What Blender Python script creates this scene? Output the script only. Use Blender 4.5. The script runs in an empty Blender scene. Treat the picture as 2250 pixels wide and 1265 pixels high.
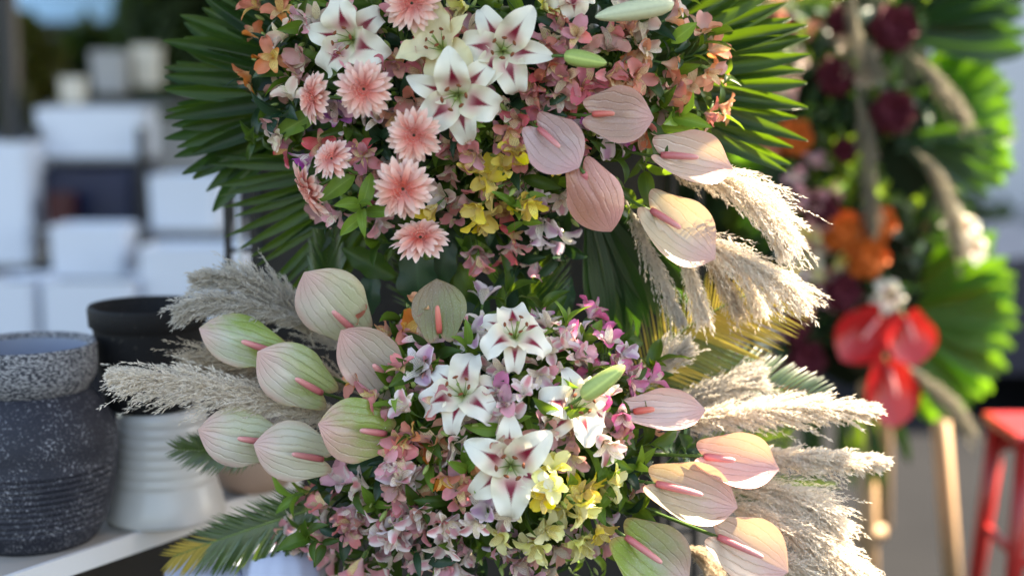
import bpy, math, random
import numpy as np
from mathutils import Vector, Matrix, Quaternion, Euler

R = math.radians
random.seed(7)
rng = np.random.default_rng(11)
sc = bpy.context.scene
col = sc.collection

# ------------------------------------------------------------------ camera
CAM = Vector((0.0, -3.0, 1.9)); PITCH = R(8.0); FPX = 3125.0
cam = bpy.data.objects.new('camera', bpy.data.cameras.new('camera'))
col.objects.link(cam)
cam.location = CAM; cam.rotation_euler = (R(90) - PITCH, 0, 0)
cam.data.sensor_width = 36.0; cam.data.lens = 50.0
cam.data.clip_end = 500.0; cam.data.clip_start = 0.05
cam.data.dof.use_dof = True
cam.data.dof.focus_distance = 2.80
cam.data.dof.aperture_fstop = 0.86
sc.camera = cam

# ------------------------------------------------------------------ sky, sun, exposure
SUN_DIR = Vector((0.60, 0.24, 0.77)).normalized()      # towards the sun: behind, right, high
elev = math.asin(SUN_DIR.z)
world = bpy.data.worlds.new('World'); sc.world = world; world.use_nodes = True
wn = world.node_tree; wn.nodes.clear()
sky = wn.nodes.new('ShaderNodeTexSky'); sky.sky_type = 'NISHITA'; sky.sun_disc = False
sky.sun_elevation = elev; sky.sun_rotation = math.atan2(SUN_DIR.x, SUN_DIR.y)
sky.air_density = 1.0; sky.dust_density = 1.5; sky.ozone_density = 1.0
bg = wn.nodes.new('ShaderNodeBackground'); bg.inputs[1].default_value = 0.12
wo = wn.nodes.new('ShaderNodeOutputWorld')
wn.links.new(sky.outputs[0], bg.inputs[0]); wn.links.new(bg.outputs[0], wo.inputs[0])
sun = bpy.data.objects.new('sun', bpy.data.lights.new('sun', 'SUN')); col.objects.link(sun)
sun.data.energy = 5.0; sun.data.angle = R(0.5); sun.data.color = (1.0, 0.93, 0.82)
sun.rotation_euler = SUN_DIR.to_track_quat('Z', 'Y').to_euler()
sun.location = (6, 6, 8)
vs = sc.view_settings
vs.view_transform = 'Standard'; vs.look = 'None'; vs.gamma = 1.0; vs.use_curve_mapping = False
vs.exposure = 2.65
try:
    vs.use_white_balance = True; vs.white_balance_temperature = 7900; vs.white_balance_tint = 10
except Exception:
    pass
sc.cycles.max_bounces = 10; sc.cycles.transmission_bounces = 6; sc.cycles.diffuse_bounces = 5
sc.cycles.use_denoising = True

# ------------------------------------------------------------------ pixel helpers (photo pixels 2250 x 1265)
def ray(px, py):
    x = (px - 1125.0) / FPX; y = -(py - 632.5) / FPX
    return Vector((x, math.cos(PITCH) + y * math.sin(PITCH), -math.sin(PITCH) + y * math.cos(PITCH)))
def P(px, py, Y=0.0):
    d = ray(px, py); t = (Y - CAM.y) / d.y
    return CAM + d * t
def PZ(px, py, z):
    d = ray(px, py); return CAM + d * ((z - CAM.z) / d.z)
def mm(Y=0.0):                       # metres per photo pixel at depth plane Y
    return (Y - CAM.y) / FPX

# ------------------------------------------------------------------ object helpers
def link(o, parent=None):
    col.objects.link(o)
    if parent is not None: o.parent = parent
    return o
def tag(o, label, cat, group=None):
    o['label'] = label; o['category'] = cat
    if group: o['group'] = group
    return o
def thing(name, label, cat, loc=(0, 0, 0), quat=None, group=None):
    o = bpy.data.objects.new(name, None); o.empty_display_size = 0.02
    col.objects.link(o); o.location = loc
    if quat is not None:
        o.rotation_mode = 'QUATERNION'; o.rotation_quaternion = quat
    return tag(o, label, cat, group)
def part(name, me, parent, loc=None, rot=None, scale=None, color=None, quat=None, kind=None, label=None):
    o = bpy.data.objects.new(name, me); col.objects.link(o); o.parent = parent
    if loc is not None: o.location = loc
    if rot is not None: o.rotation_euler = rot
    if quat is not None: o.rotation_mode = 'QUATERNION'; o.rotation_quaternion = quat
    if scale is not None: o.scale = scale if hasattr(scale, '__len__') else (scale,) * 3
    if color is not None: o.color = color
    if kind: o['kind'] = kind
    if label: o['label'] = label
    return o
def structure(name, me):
    o = bpy.data.objects.new(name, me); col.objects.link(o); o['kind'] = 'structure'; return o

def mesh(name, verts, faces, mat=None, smooth=True, uvs=None):
    me = bpy.data.meshes.new(name)
    me.from_pydata([tuple(v) for v in verts], [], [tuple(f) for f in faces])
    if mat: me.materials.append(mat)
    if smooth: me.polygons.foreach_set('use_smooth', [True] * len(me.polygons))
    if uvs is not None:
        ul = me.uv_layers.new(name='UVMap')
        idx = np.empty(len(me.loops), dtype=np.int32); me.loops.foreach_get('vertex_index', idx)
        ul.data.foreach_set('uv', np.asarray(uvs, dtype=np.float32)[idx].ravel())
    me.update()
    return me
def grid(name, fn, ns, nv, mat, smooth=True):
    """fn(S, V) -> X, Y, Z arrays; S in -1..1 across, V in 0..1 along"""
    s = np.linspace(-1, 1, ns + 1); v = np.linspace(0, 1, nv + 1)
    S, V = np.meshgrid(s, v)
    X, Y, Z = fn(S, V)
    vs_ = np.stack([X.ravel(), Y.ravel(), Z.ravel()], 1)
    uv = np.stack([(S.ravel() + 1) / 2, V.ravel()], 1)
    n1 = ns + 1
    fs = [(j * n1 + i, j * n1 + i + 1, (j + 1) * n1 + i + 1, (j + 1) * n1 + i) for j in range(nv) for i in range(ns)]
    return mesh(name, vs_, fs, mat, smooth, uv)
def frame_of(d):
    d = d.normalized(); a = Vector((0, 0, 1)) if abs(d.z) < 0.9 else Vector((1, 0, 0))
    x = d.cross(a).normalized(); return x, d.cross(x).normalized()
def tube_data(pts, radii, sides=6, cap=True):
    vs_, fs = [], []
    n = len(pts)
    for i, p in enumerate(pts):
        d = (pts[min(i + 1, n - 1)] - pts[max(i - 1, 0)])
        x, y = frame_of(d)
        r = radii[i] if hasattr(radii, '__len__') else radii
        for k in range(sides):
            a = 2 * math.pi * k / sides
            vs_.append(p + x * math.cos(a) * r + y * math.sin(a) * r)
    for i in range(n - 1):
        for k in range(sides):
            k2 = (k + 1) % sides
            fs.append((i * sides + k, i * sides + k2, (i + 1) * sides + k2, (i + 1) * sides + k))
    if cap:
        fs.append(tuple(range(sides - 1, -1, -1))); fs.append(tuple((n - 1) * sides + k for k in range(sides)))
    return vs_, fs
def tube(name, pts, radii, mat, sides=6):
    pts = [Vector(p) for p in pts]
    v, f = tube_data(pts, radii, sides)
    n = len(pts)
    uv = [((k / sides), i / (n - 1)) for i in range(n) for k in range(sides)]
    return mesh(name, v, f, mat, True, uv)
def bez(a, b, c, n=6):
    return [a * (1 - t) ** 2 + b * 2 * t * (1 - t) + c * t * t for t in np.linspace(0, 1, n)]
def lathe(name, prof, mat, seg=64, smooth=True, wob=None):
    vs_, fs, uv = [], [], []
    m = len(prof)
    for j in range(seg + 1):
        a = 2 * math.pi * j / seg
        for i, (r, z) in enumerate(prof):
            rr = r * (1 + (wob(a, z) if wob else 0))
            vs_.append((rr * math.cos(a), rr * math.sin(a), z)); uv.append((j / seg, i / (m - 1)))
    for j in range(seg):
        for i in range(m - 1):
            fs.append((j * m + i, (j + 1) * m + i, (j + 1) * m + i + 1, j * m + i + 1))
    return mesh(name, vs_, fs, mat, smooth, uv)
def box_data(cx, cy, cz, sx, sy, sz, b=0.0):
    """box with chamfered vertical and horizontal edges"""
    import bmesh
    bm = bmesh.new(); bmesh.ops.create_cube(bm, size=1.0)
    for v in bm.verts: v.co = Vector((v.co.x * sx + cx, v.co.y * sy + cy, v.co.z * sz + cz))
    if b > 0:
        bmesh.ops.bevel(bm, geom=bm.edges[:], offset=b, segments=2, affect='EDGES', profile=0.6)
    bm.verts.index_update()
    vs_ = [v.co.copy() for v in bm.verts]; fs = [[v.index for v in f.verts] for f in bm.faces]
    bm.free(); return vs_, fs
def box(name, c, s, mat, b=0.0):
    v, f = box_data(*c, *s, b); return mesh(name, v, f, mat, False)
def join(datas):
    V, F = [], []
    for v, f in datas:
        o = len(V); V += list(v); F += [tuple(i + o for i in q) for q in f]
    return V, F

# ------------------------------------------------------------------ material helpers
class G:
    def __init__(s, name):
        s.mat = bpy.data.materials.new(name); s.mat.use_nodes = True
        s.nt = s.mat.node_tree; s.nt.nodes.clear()
        s.out = s.nt.nodes.new('ShaderNodeOutputMaterial')
    def n(s, t): return s.nt.nodes.new(t)
    def put(s, sock, v):
        if isinstance(v, bpy.types.NodeSocket): s.nt.links.new(v, sock)
        elif hasattr(v, '__len__'): sock.default_value = tuple(v) + (1.0,) * (4 - len(v)) if sock.type == 'RGBA' else tuple(v)
        else: sock.default_value = v
    def m(s, op, a, b=0.0, c=None, clamp=False):
        nd = s.n('ShaderNodeMath'); nd.operation = op; nd.use_clamp = clamp
        s.put(nd.inputs[0], a); s.put(nd.inputs[1], b)
        if c is not None: s.put(nd.inputs[2], c)
        return nd.outputs[0]
    def ss(s, x, lo, hi):                       # smoothstep
        nd = s.n('ShaderNodeMapRange'); nd.interpolation_type = 'SMOOTHSTEP'
        s.put(nd.inputs[0], x); nd.inputs[1].default_value = lo; nd.inputs[2].default_value = hi
        nd.inputs[3].default_value = 0; nd.inputs[4].default_value = 1
        return nd.outputs[0]
    def mix(s, f, a, b, mode='MIX'):
        nd = s.n('ShaderNodeMix'); nd.data_type = 'RGBA'; nd.blend_type = mode
        s.put(nd.inputs[0], f); s.put(nd.inputs[6], a); s.put(nd.inputs[7], b)
        return nd.outputs[2]
    def uv(s):
        nd = s.n('ShaderNodeUVMap'); sp = s.n('ShaderNodeSeparateXYZ'); s.nt.links.new(nd.outputs[0], sp.inputs[0])
        return sp.outputs[0], sp.outputs[1], nd.outputs[0]
    def obj(s):
        t = s.n('ShaderNodeTexCoord'); return t.outputs['Object']
    def info(s):
        nd = s.n('ShaderNodeObjectInfo'); return nd
    def scalev(s, v, sc_):
        nd = s.n('ShaderNodeMapping'); nd.inputs['Scale'].default_value = sc_; s.nt.links.new(v, nd.inputs[0]); return nd.outputs[0]
    def noise(s, vec, scale, detail=3.0, rough=0.55):
        nd = s.n('ShaderNodeTexNoise'); nd.inputs['Scale'].default_value = scale
        nd.inputs['Detail'].default_value = detail; nd.inputs['Roughness'].default_value = rough
        if vec is not None: s.nt.links.new(vec, nd.inputs['Vector'])
        return nd.outputs[0]
    def hsv(s, c, h=0.5, sat=1.0, val=1.0):
        nd = s.n('ShaderNodeHueSaturation'); s.put(nd.inputs[0], h); s.put(nd.inputs[1], sat); s.put(nd.inputs[2], val); s.put(nd.inputs[4], c)
        return nd.outputs[0]
    def bump(s, h, strength=0.3, dist=0.002):
        nd = s.n('ShaderNodeBump'); nd.inputs['Strength'].default_value = strength; nd.inputs['Distance'].default_value = dist
        s.put(nd.inputs['Height'], h); return nd.outputs[0]
    def solid(s, c, rough=0.5, normal=None, spec=0.5, metal=0.0, coat=0.0):
        p = s.n('ShaderNodeBsdfPrincipled'); s.put(p.inputs['Base Color'], c); s.put(p.inputs['Roughness'], rough)
        p.inputs['Specular IOR Level'].default_value = spec; p.inputs['Metallic'].default_value = metal
        p.inputs['Coat Weight'].default_value = coat
        if normal is not None: s.nt.links.new(normal, p.inputs['Normal'])
        s.nt.links.new(p.outputs[0], s.out.inputs[0]); return s.mat
    def thin(s, c, tc=None, transl=0.35, rough=0.5, spec=0.35, normal=None):
        """a petal or leaf: glossy-diffuse surface that lets some light through"""
        p = s.n('ShaderNodeBsdfPrincipled'); s.put(p.inputs['Base Color'], c); s.put(p.inputs['Roughness'], rough)
        p.inputs['Specular IOR Level'].default_value = spec
        t = s.n('ShaderNodeBsdfTranslucent'); s.put(t.inputs[0], tc if tc is not None else c)
        if normal is not None: s.nt.links.new(normal, p.inputs['Normal'])
        mx = s.n('ShaderNodeMixShader'); mx.inputs[0].default_value = transl
        s.nt.links.new(p.outputs[0], mx.inputs[1]); s.nt.links.new(t.outputs[0], mx.inputs[2])
        s.nt.links.new(mx.outputs[0], s.out.inputs[0]); return s.mat

def edge_s(g, u):           # 0 at the midrib, 1 at the edge
    return g.m('MULTIPLY', g.m('ABSOLUTE', g.m('SUBTRACT', u, 0.5)), 2.0)

def mat_lily(name, base, throat, spear=1.0, pink=1.0):
    g = G(name); u, v, uv = g.uv(); s = edge_s(g, u); o = g.obj()
    nz = g.noise(o, 60, 2)
    k = g.m('MULTIPLY', g.m('SUBTRACT', 0.70, v), 0.95)                       # spear half width
    sp = g.m('MULTIPLY', g.m('SUBTRACT', g.m('ADD', k, g.m('MULTIPLY', g.m('SUBTRACT', nz, 0.5), 0.12)), s), 7.0, clamp=True)
    sp = g.m('MULTIPLY', sp, g.ss(v, 0.20, 0.42)); sp = g.m('MULTIPLY', sp, spear)
    gl = g.m('MULTIPLY', g.m('SUBTRACT', 1.0, g.ss(v, 0.30, 0.58)), g.m('SUBTRACT', 1.0, g.ss(s, 0.1, 0.95)))
    gl = g.m('MULTIPLY', gl, g.ss(v, 0.10, 0.34)); gl = g.m('MULTIPLY', gl, 0.75 * pink)
    c = g.mix(g.m('MULTIPLY', g.m('SUBTRACT', 1.0, g.ss(v, 0.25, 0.75)), 0.6), base, (0.82, 0.74, 0.52))
    c = g.mix(gl, c, (0.60, 0.17, 0.21))
    c = g.mix(sp, c, (0.24, 0.010, 0.032))
    c = g.mix(g.m('SUBTRACT', 1.0, g.ss(v, 0.0, 0.22)), c, throat)
    rib = g.m('MULTIPLY', g.m('SUBTRACT', 1.0, g.ss(s, 0.0, 0.09)), 0.25)
    c = g.mix(rib, c, g.hsv(c, val=0.8))
    lines = g.noise(g.scalev(uv, (60, 3, 1)), 1.0, 2)
    return g.thin(c, g.hsv(c, sat=1.3), 0.30, 0.42, 0.4, g.bump(lines, 0.25, 0.0015))
def mat_gerbera():
    g = G('gerbera_petal'); u, v, uv = g.uv(); s = edge_s(g, u); r = g.info().outputs['Random']
    c = g.mix(g.ss(v, 0.25, 0.85), (0.74, 0.19, 0.15), (0.86, 0.52, 0.43))
    c = g.mix(g.ss(v, 0.72, 1.0), c, (0.90, 0.70, 0.62))
    ln = g.noise(g.scalev(uv, (14, 1.5, 1)), 1.0, 2)
    c = g.mix(g.m('MULTIPLY', g.ss(ln, 0.52, 0.7), 0.35), c, (0.72, 0.30, 0.25))
    c = g.hsv(c, sat=g.m('ADD', g.m('MULTIPLY', r, 0.2), 0.9), val=g.m('ADD', g.m('MULTIPLY', r, 0.16), 0.9))
    return g.thin(c, c, 0.28, 0.55, 0.25, g.bump(ln, 0.4, 0.001))
def mat_floret():
    g = G('gerbera_floret'); u, v, uv = g.uv()
    c = g.mix(g.ss(v, 0.1, 1.0), (0.48, 0.08, 0.05), (0.90, 0.50, 0.40))
    return g.thin(c, c, 0.2, 0.6, 0.2)
def mat_anthurium(name, pink=(0.66, 0.33, 0.33)):
    g = G(name); u, v, uv = g.uv(); s = edge_s(g, u); inf = g.info(); o = g.obj()
    body = inf.outputs['Color']; green = inf.outputs['Alpha']
    off = g.n('ShaderNodeVectorMath'); g.nt.links.new(o, off.inputs[0]); cx = g.n('ShaderNodeCombineXYZ'); g.put(cx.inputs[0], g.m('MULTIPLY', inf.outputs['Random'], 40)); g.nt.links.new(cx.outputs[0], off.inputs[1]); o = off.outputs[0]
    nz = g.noise(o, 2.2, 3)
    # pink towards the tip and the rim, green towards the lobes
    pk = g.m('MAXIMUM', g.ss(v, 0.55, 1.0), g.m('MULTIPLY', g.ss(s, 0.72, 1.0), 0.7))
    c = g.mix(g.m('MULTIPLY', pk, 0.62), body, pink)
    gs = g.m('SUBTRACT', g.m('ADD', g.m('MULTIPLY', nz, 0.9), g.m('MULTIPLY', u, 0.55)), g.m('MULTIPLY', v, 0.75))
    gf = g.m('MULTIPLY', g.ss(gs, 0.05, 0.65), green, clamp=True)
    c = g.mix(gf, c, (0.22, 0.33, 0.06))
    # veins run from the lobes to the tip
    us = g.m('ADD', u, g.m('MULTIPLY', g.m('SUBTRACT', g.noise(o, 3.5, 3), 0.5), 0.13))
    w = g.m('ABSOLUTE', g.m('SINE', g.m('MULTIPLY', us, math.pi * 8)))
    vein = g.m('SUBTRACT', 1.0, g.ss(w, 0.02, 0.15))
    vein = g.m('MULTIPLY', vein, g.m('MULTIPLY', g.ss(g.noise(o, 5, 3), 0.20, 0.60), g.m('SUBTRACT', 1.0, g.ss(s, 0.78, 0.95))))
    c = g.mix(g.m('MULTIPLY', vein, 0.36), c, (0.24, 0.11, 0.09))
    c = g.mix(g.m('MULTIPLY', g.ss(g.noise(o, 30, 3), 0.5, 0.75), 0.16), c, (0.85, 0.8, 0.72))
    c = g.mix(g.m('SUBTRACT', 1.0, g.ss(v, 0.0, 0.10)), c, g.mix(0.5, c, (0.35, 0.12, 0.10)))
    tcol = g.mix(0.55, c, (0.85, 0.55, 0.12))
    h = g.m('SUBTRACT', g.m('MULTIPLY', nz, 0.4), g.m('MULTIPLY', g.m('SUBTRACT', 1.0, g.ss(w, 0.0, 0.5)), 0.5))
    return g.thin(c, tcol, 0.22, 0.20, 0.5, g.bump(h, 0.55, 0.004))
def mat_spadix(name, base, tip):
    g = G(name); u, v, uv = g.uv(); o = g.obj()
    c = g.mix(g.ss(v, 0.0, 1.0), base, tip)
    nz = g.n('ShaderNodeTexVoronoi'); nz.inputs['Scale'].default_value = 420; g.nt.links.new(o, nz.inputs['Vector'])
    return g.solid(c, 0.42, g.bump(nz.outputs[0], 0.5, 0.001), 0.5)
def mat_alstro(name, outer, inner, throat, streak, center=None, amount=0.8):
    """outer tepal colour; inner carries a throat and dark streaks"""
    out = []
    for kind in ('outer', 'inner'):
        g = G(name + '_' + kind); u, v, uv = g.uv(); s = edge_s(g, u); r = g.info().outputs['Random']; o = g.obj()
        nz = g.noise(o, 55, 2)
        if kind == 'outer':
            c = g.mix(g.ss(v, 0.05, 0.75), inner, outer)
            if center is not None:
                f = g.m('MULTIPLY', g.m('SUBTRACT', 1.0, g.ss(s, 0.2, 0.75)), g.ss(v, 0.25, 0.7))
                c = g.mix(g.m('MULTIPLY', f, amount), c, center)
            c = g.mix(g.m('MULTIPLY', g.m('MULTIPLY', g.ss(v, 0.9, 1.0), g.m('SUBTRACT', 1.0, g.ss(s, 0.0, 0.5))), 0.7), c, (0.25, 0.3, 0.06))
        else:
            c = g.mix(g.ss(v, 0.66, 1.0), g.mix(0.25, throat, (0.85, 0.8, 0.7)), outer)
            c = g.mix(g.m('MULTIPLY', g.m('SUBTRACT', 1.0, g.ss(v, 0.0, 0.3)), 0.6), c, inner)
            us = g.m('ADD', u, g.m('MULTIPLY', g.m('SUBTRACT', nz, 0.5), 0.10))
            st = g.m('SUBTRACT', 1.0, g.ss(g.m('ABSOLUTE', g.m('SINE', g.m('MULTIPLY', us, math.pi * 6))), 0.10, 0.45))
            dash = g.ss(g.noise(g.scalev(uv, (9, 9, 1)), 1.3, 1), 0.42, 0.56)
            st = g.m('MULTIPLY', g.m('MULTIPLY', st, dash), g.m('MULTIPLY', g.ss(v, 0.15, 0.35), g.m('SUBTRACT', 1.0, g.ss(v, 0.78, 0.95))))
            c = g.mix(g.m('MULTIPLY', st, 0.95), c, streak)
        c = g.mix(g.m('MULTIPLY', g.ss(nz, 0.45, 0.75), 0.25), c, inner)
        c = g.hsv(c, h=g.m('ADD', g.m('MULTIPLY', r, 0.03), 0.485), sat=g.m('ADD', g.m('MULTIPLY', r, 0.3), 0.85), val=g.m('ADD', g.m('MULTIPLY', r, 0.3), 0.8))
        ln = g.noise(g.scalev(uv, (22, 2, 1)), 1.0, 2)
        out.append(g.thin(c, g.hsv(c, sat=1.2), 0.28, 0.48, 0.3, g.bump(ln, 0.3, 0.001)))
    return out
def mat_leaf(name, c1, c2, transl=0.25, rough=0.38, ribs=0.0, tcol=(0.30, 0.48, 0.03), tipcol=None, spec=0.28):
    g = G(name); u, v, uv = g.uv(); s = edge_s(g, u); r = g.info().outputs['Random']; o = g.obj()
    c = g.mix(r, c1, c2)
    nz = g.noise(o, 18, 3)
    c = g.mix(g.m('MULTIPLY', nz, 0.5), c, g.hsv(c, val=0.6))
    c = g.mix(g.m('MULTIPLY', g.m('SUBTRACT', 1.0, g.ss(s, 0.0, 0.10)), 0.45), c, g.hsv(c, h=0.48, val=1.9))
    h = nz
    if ribs > 0:
        w = g.m('ABSOLUTE', g.m('SINE', g.m('MULTIPLY', u, math.pi * ribs)))
        c = g.mix(g.m('MULTIPLY', g.m('SUBTRACT', 1.0, g.ss(w, 0.0, 0.5)), 0.3), c, g.hsv(c, val=0.55)); h = w
    if tipcol is not None:
        c = g.mix(g.ss(g.m('ADD', v, g.m('MULTIPLY', g.m('SUBTRACT', nz, 0.5), 0.6)), 0.72, 0.98), c, tipcol)
    t = g.mix(0.75, c, tcol)
    return g.thin(c, t, transl, rough, spec, g.bump(h, 0.25, 0.002))
def mat_plain(name, c, rough=0.6, var=0.25, scale=12, spec=0.4, bump=0.2, metal=0.0):
    g = G(name); o = g.obj(); nz = g.noise(o, scale, 4); nf = g.noise(o, scale * 9, 3)
    cc = g.mix(g.m('MULTIPLY', nz, var * 2, clamp=True), c, tuple(x * (1 - var) for x in c))
    return g.solid(cc, rough, g.bump(nf, bump, 0.002), spec, metal)
# ------------------------------------------------------------------ materials
LILY = mat_lily('lily_petal', (0.85, 0.84, 0.73), (0.34, 0.38, 0.09))
LILY_Y = mat_lily('lily_petal_young', (0.80, 0.74, 0.46), (0.45, 0.50, 0.10), 0.0, 0.12)
LILY_C = mat_lily('lily_petal_crimson', (0.85, 0.84, 0.77), (0.40, 0.44, 0.14), 1.0, 0.45)
GERB = mat_gerbera(); FLOR = mat_floret()
ANTH = mat_anthurium('anthurium_spathe'); ANTH_O = mat_anthurium('anthurium_spathe_olive', (0.22, 0.13, 0.09))
SPAD = mat_spadix('spadix_pink', (0.50, 0.12, 0.13), (0.68, 0.31, 0.29))
STEM = mat_plain('green_stem', (0.07, 0.14, 0.025), 0.5, 0.3, 20)
STEM_PALE = mat_plain('pale_green_bud', (0.26, 0.34, 0.09), 0.45, 0.3, 30)
ANTHER = mat_plain('rust_anther', (0.22, 0.06, 0.02), 0.8, 0.3, 80)
PISTIL = mat_plain('green_pistil', (0.20, 0.28, 0.06), 0.4, 0.2, 60)
BLACKDISC = mat_plain('dark_disc', (0.03, 0.035, 0.015), 0.8, 0.2, 60)
DISC = mat_plain('salmon_disc', (0.60, 0.20, 0.16), 0.7, 0.3, 90)
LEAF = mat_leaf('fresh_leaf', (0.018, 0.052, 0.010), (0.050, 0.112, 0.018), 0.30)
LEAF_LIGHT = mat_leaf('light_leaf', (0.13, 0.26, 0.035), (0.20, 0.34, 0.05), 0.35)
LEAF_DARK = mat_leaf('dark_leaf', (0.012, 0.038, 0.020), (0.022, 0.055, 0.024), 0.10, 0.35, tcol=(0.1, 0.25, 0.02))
PALM = mat_leaf('fan_palm_leaflet', (0.009, 0.028, 0.008), (0.023, 0.060, 0.011), 0.20, 0.30, 9.0, (0.30, 0.55, 0.02))
PALM_LIT = mat_leaf('backlit_palm_leaflet', (0.045, 0.14, 0.014), (0.07, 0.18, 0.018), 0.44, 0.45, 9.0, (0.22, 0.50, 0.02))  # brighter copy of the palm leaflet, backlight put into its colour
PALM_DARK = mat_leaf('broad_palm_blade', (0.010, 0.035, 0.011), (0.018, 0.050, 0.013), 0.22, 0.32, 7.0, (0.12, 0.32, 0.02))
CYCAS = mat_leaf('cycas_leaflet', (0.020, 0.055, 0.020), (0.045, 0.10, 0.022), 0.18, 0.25, 0.0, (0.25, 0.40, 0.02), spec=0.7)
CYCAS_G = mat_leaf('cycas_leaflet_glossy', (0.020, 0.05, 0.020), (0.035, 0.075, 0.022), 0.12, 0.34, 0.0, (0.25, 0.40, 0.02), spec=1.0)
CYCAS_Y = mat_leaf('cycas_leaflet_yellowing', (0.30, 0.24, 0.035), (0.48, 0.33, 0.06), 0.3, 0.4, 0.0, (0.6, 0.5, 0.1))
CYCAS_O = mat_leaf('cycas_leaflet_olive', (0.075, 0.10, 0.025), (0.14, 0.15, 0.035), 0.25, 0.35, 0.0, (0.4, 0.4, 0.05))
RACHIS = mat_plain('leaf_rib', (0.13, 0.20, 0.04), 0.45, 0.2, 30)
BUD = mat_leaf('lily_bud_green', (0.38, 0.50, 0.14), (0.46, 0.56, 0.20), 0.15, 0.35, 3.0)
BUDW = mat_leaf('lily_bud_white', (0.62, 0.68, 0.42), (0.70, 0.74, 0.52), 0.15, 0.35, 3.0)
def mat_pampas(name, c1, c2):
    g = G(name); o = g.obj(); nz = g.noise(o, 40, 3)
    c = g.mix(nz, c1, c2)
    return g.thin(c, c, 0.45, 0.75, 0.15)
PAMPAS = mat_pampas('pampas_cream', (0.72, 0.64, 0.54), (0.84, 0.77, 0.67))
PAMPAS_G = mat_pampas('pampas_grey', (0.50, 0.46, 0.40), (0.66, 0.61, 0.54))
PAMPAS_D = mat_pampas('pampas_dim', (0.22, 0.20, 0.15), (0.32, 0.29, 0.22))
PAMPAS_T = mat_pampas('pampas_tan', (0.50, 0.41, 0.31), (0.68, 0.57, 0.44))
ALS = {
 'orange': mat_alstro('als_orange', (0.74, 0.24, 0.12), (0.80, 0.44, 0.22), (0.80, 0.52, 0.10), (0.25, 0.03, 0.01)),
 'peach': mat_alstro('als_peach', (0.78, 0.36, 0.24), (0.82, 0.56, 0.42), (0.84, 0.60, 0.30), (0.35, 0.08, 0.04)),
 'pink': mat_alstro('als_pink', (0.74, 0.29, 0.32), (0.82, 0.54, 0.52), (0.80, 0.60, 0.26), (0.28, 0.02, 0.05)),
 'rose': mat_alstro('als_rose', (0.62, 0.17, 0.22), (0.72, 0.36, 0.36), (0.76, 0.50, 0.22), (0.20, 0.01, 0.02)),
 'coral': mat_alstro('als_coral', (0.74, 0.27, 0.22), (0.80, 0.46, 0.38), (0.82, 0.52, 0.26), (0.28, 0.02, 0.02)),
 'dusty': mat_alstro('als_dusty', (0.60, 0.31, 0.29), (0.72, 0.52, 0.46), (0.66, 0.54, 0.36), (0.20, 0.04, 0.04)),
 'cream': mat_alstro('als_cream', (0.78, 0.64, 0.54), (0.80, 0.70, 0.58), (0.80, 0.72, 0.48), (0.25, 0.05, 0.04), (0.62, 0.28, 0.24), 0.5),
 'whitepink': mat_alstro('als_whitepink', (0.84, 0.74, 0.72), (0.80, 0.66, 0.58), (0.84, 0.74, 0.56), (0.32, 0.04, 0.10), (0.68, 0.18, 0.26), 0.75),
 'mauve': mat_alstro('als_mauve', (0.76, 0.38, 0.45), (0.82, 0.64, 0.64), (0.80, 0.68, 0.60), (0.22, 0.02, 0.10)),
 'magenta': mat_alstro('als_magenta', (0.72, 0.22, 0.43), (0.80, 0.52, 0.60), (0.84, 0.76, 0.62), (0.22, 0.02, 0.08)),
 'purple': mat_alstro('als_purple', (0.42, 0.09, 0.36), (0.74, 0.56, 0.66), (0.84, 0.78, 0.72), (0.18, 0.01, 0.08)),
 'purplewhite': mat_alstro('als_purplewhite', (0.82, 0.70, 0.76), (0.82, 0.74, 0.73), (0.84, 0.80, 0.70), (0.16, 0.01, 0.06), (0.40, 0.07, 0.32), 0.6),
 'yellow': mat_alstro('als_yellow', (0.84, 0.66, 0.12), (0.82, 0.62, 0.26), (0.86, 0.72, 0.12), (0.22, 0.06, 0.01)),
 'paleyellow': mat_alstro('als_paleyellow', (0.87, 0.83, 0.42), (0.80, 0.79, 0.32), (0.87, 0.76, 0.10), (0.3, 0.2, 0.02)),
}
WORDS = {'orange': 'orange', 'peach': 'peach', 'pink': 'pink', 'rose': 'deep rose', 'coral': 'coral red', 'dusty': 'dusty pink',
         'cream': 'cream', 'whitepink': 'white and rose', 'mauve': 'mauve', 'magenta': 'bright magenta', 'purple': 'purple',
         'purplewhite': 'purple-tipped white', 'yellow': 'yellow', 'paleyellow': 'pale yellow'}

# ------------------------------------------------------------------ petal shapes
def petal_fn(L, W, e0, e1, prof, cup=0.0, fold=0.0, ripple=0.0, bend=1.0, twist=0.0, seed=0):
    """petal growing along +Y from the origin; e0/e1 elevation (deg, towards +Z) at base and tip"""
    def fn(S, V):
        v1 = V[:, 0]; n = len(v1)
        e = np.radians(e0 + (e1 - e0) * v1 ** bend)
        ds = np.diff(v1, prepend=0) * L
        y = np.cumsum(np.cos(e) * ds); z = np.cumsum(np.sin(e) * ds)
        ny, nz = -np.sin(e), np.cos(e)
        w = W * prof(v1)
        X = S * w[:, None]
        off = cup * w[:, None] * S ** 2 + fold * w[:, None] * np.abs(S)
        ph = seed * 1.7
        off = off + ripple * W * np.abs(S) ** 2 * np.sin(V * 15 + ph + S * 1.3) * np.sin(np.pi * V) 
        tw = twist * V * S * w[:, None]
        off = off + tw
        return X, y[:, None] + ny[:, None] * off, z[:, None] + nz[:, None] * off
    return fn
p_lily_w = lambda v: np.clip(np.sin(np.pi * np.clip(v, 0, 1) ** 0.86) ** 0.85, 0.0, 1) * (1 - 0.15 * v) + 0.10 * (1 - v)
p_lily_n = lambda v: np.clip(np.sin(np.pi * np.clip(v, 0, 1) ** 0.78) ** 0.85, 0.0, 1) + 0.12 * (1 - v)
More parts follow.
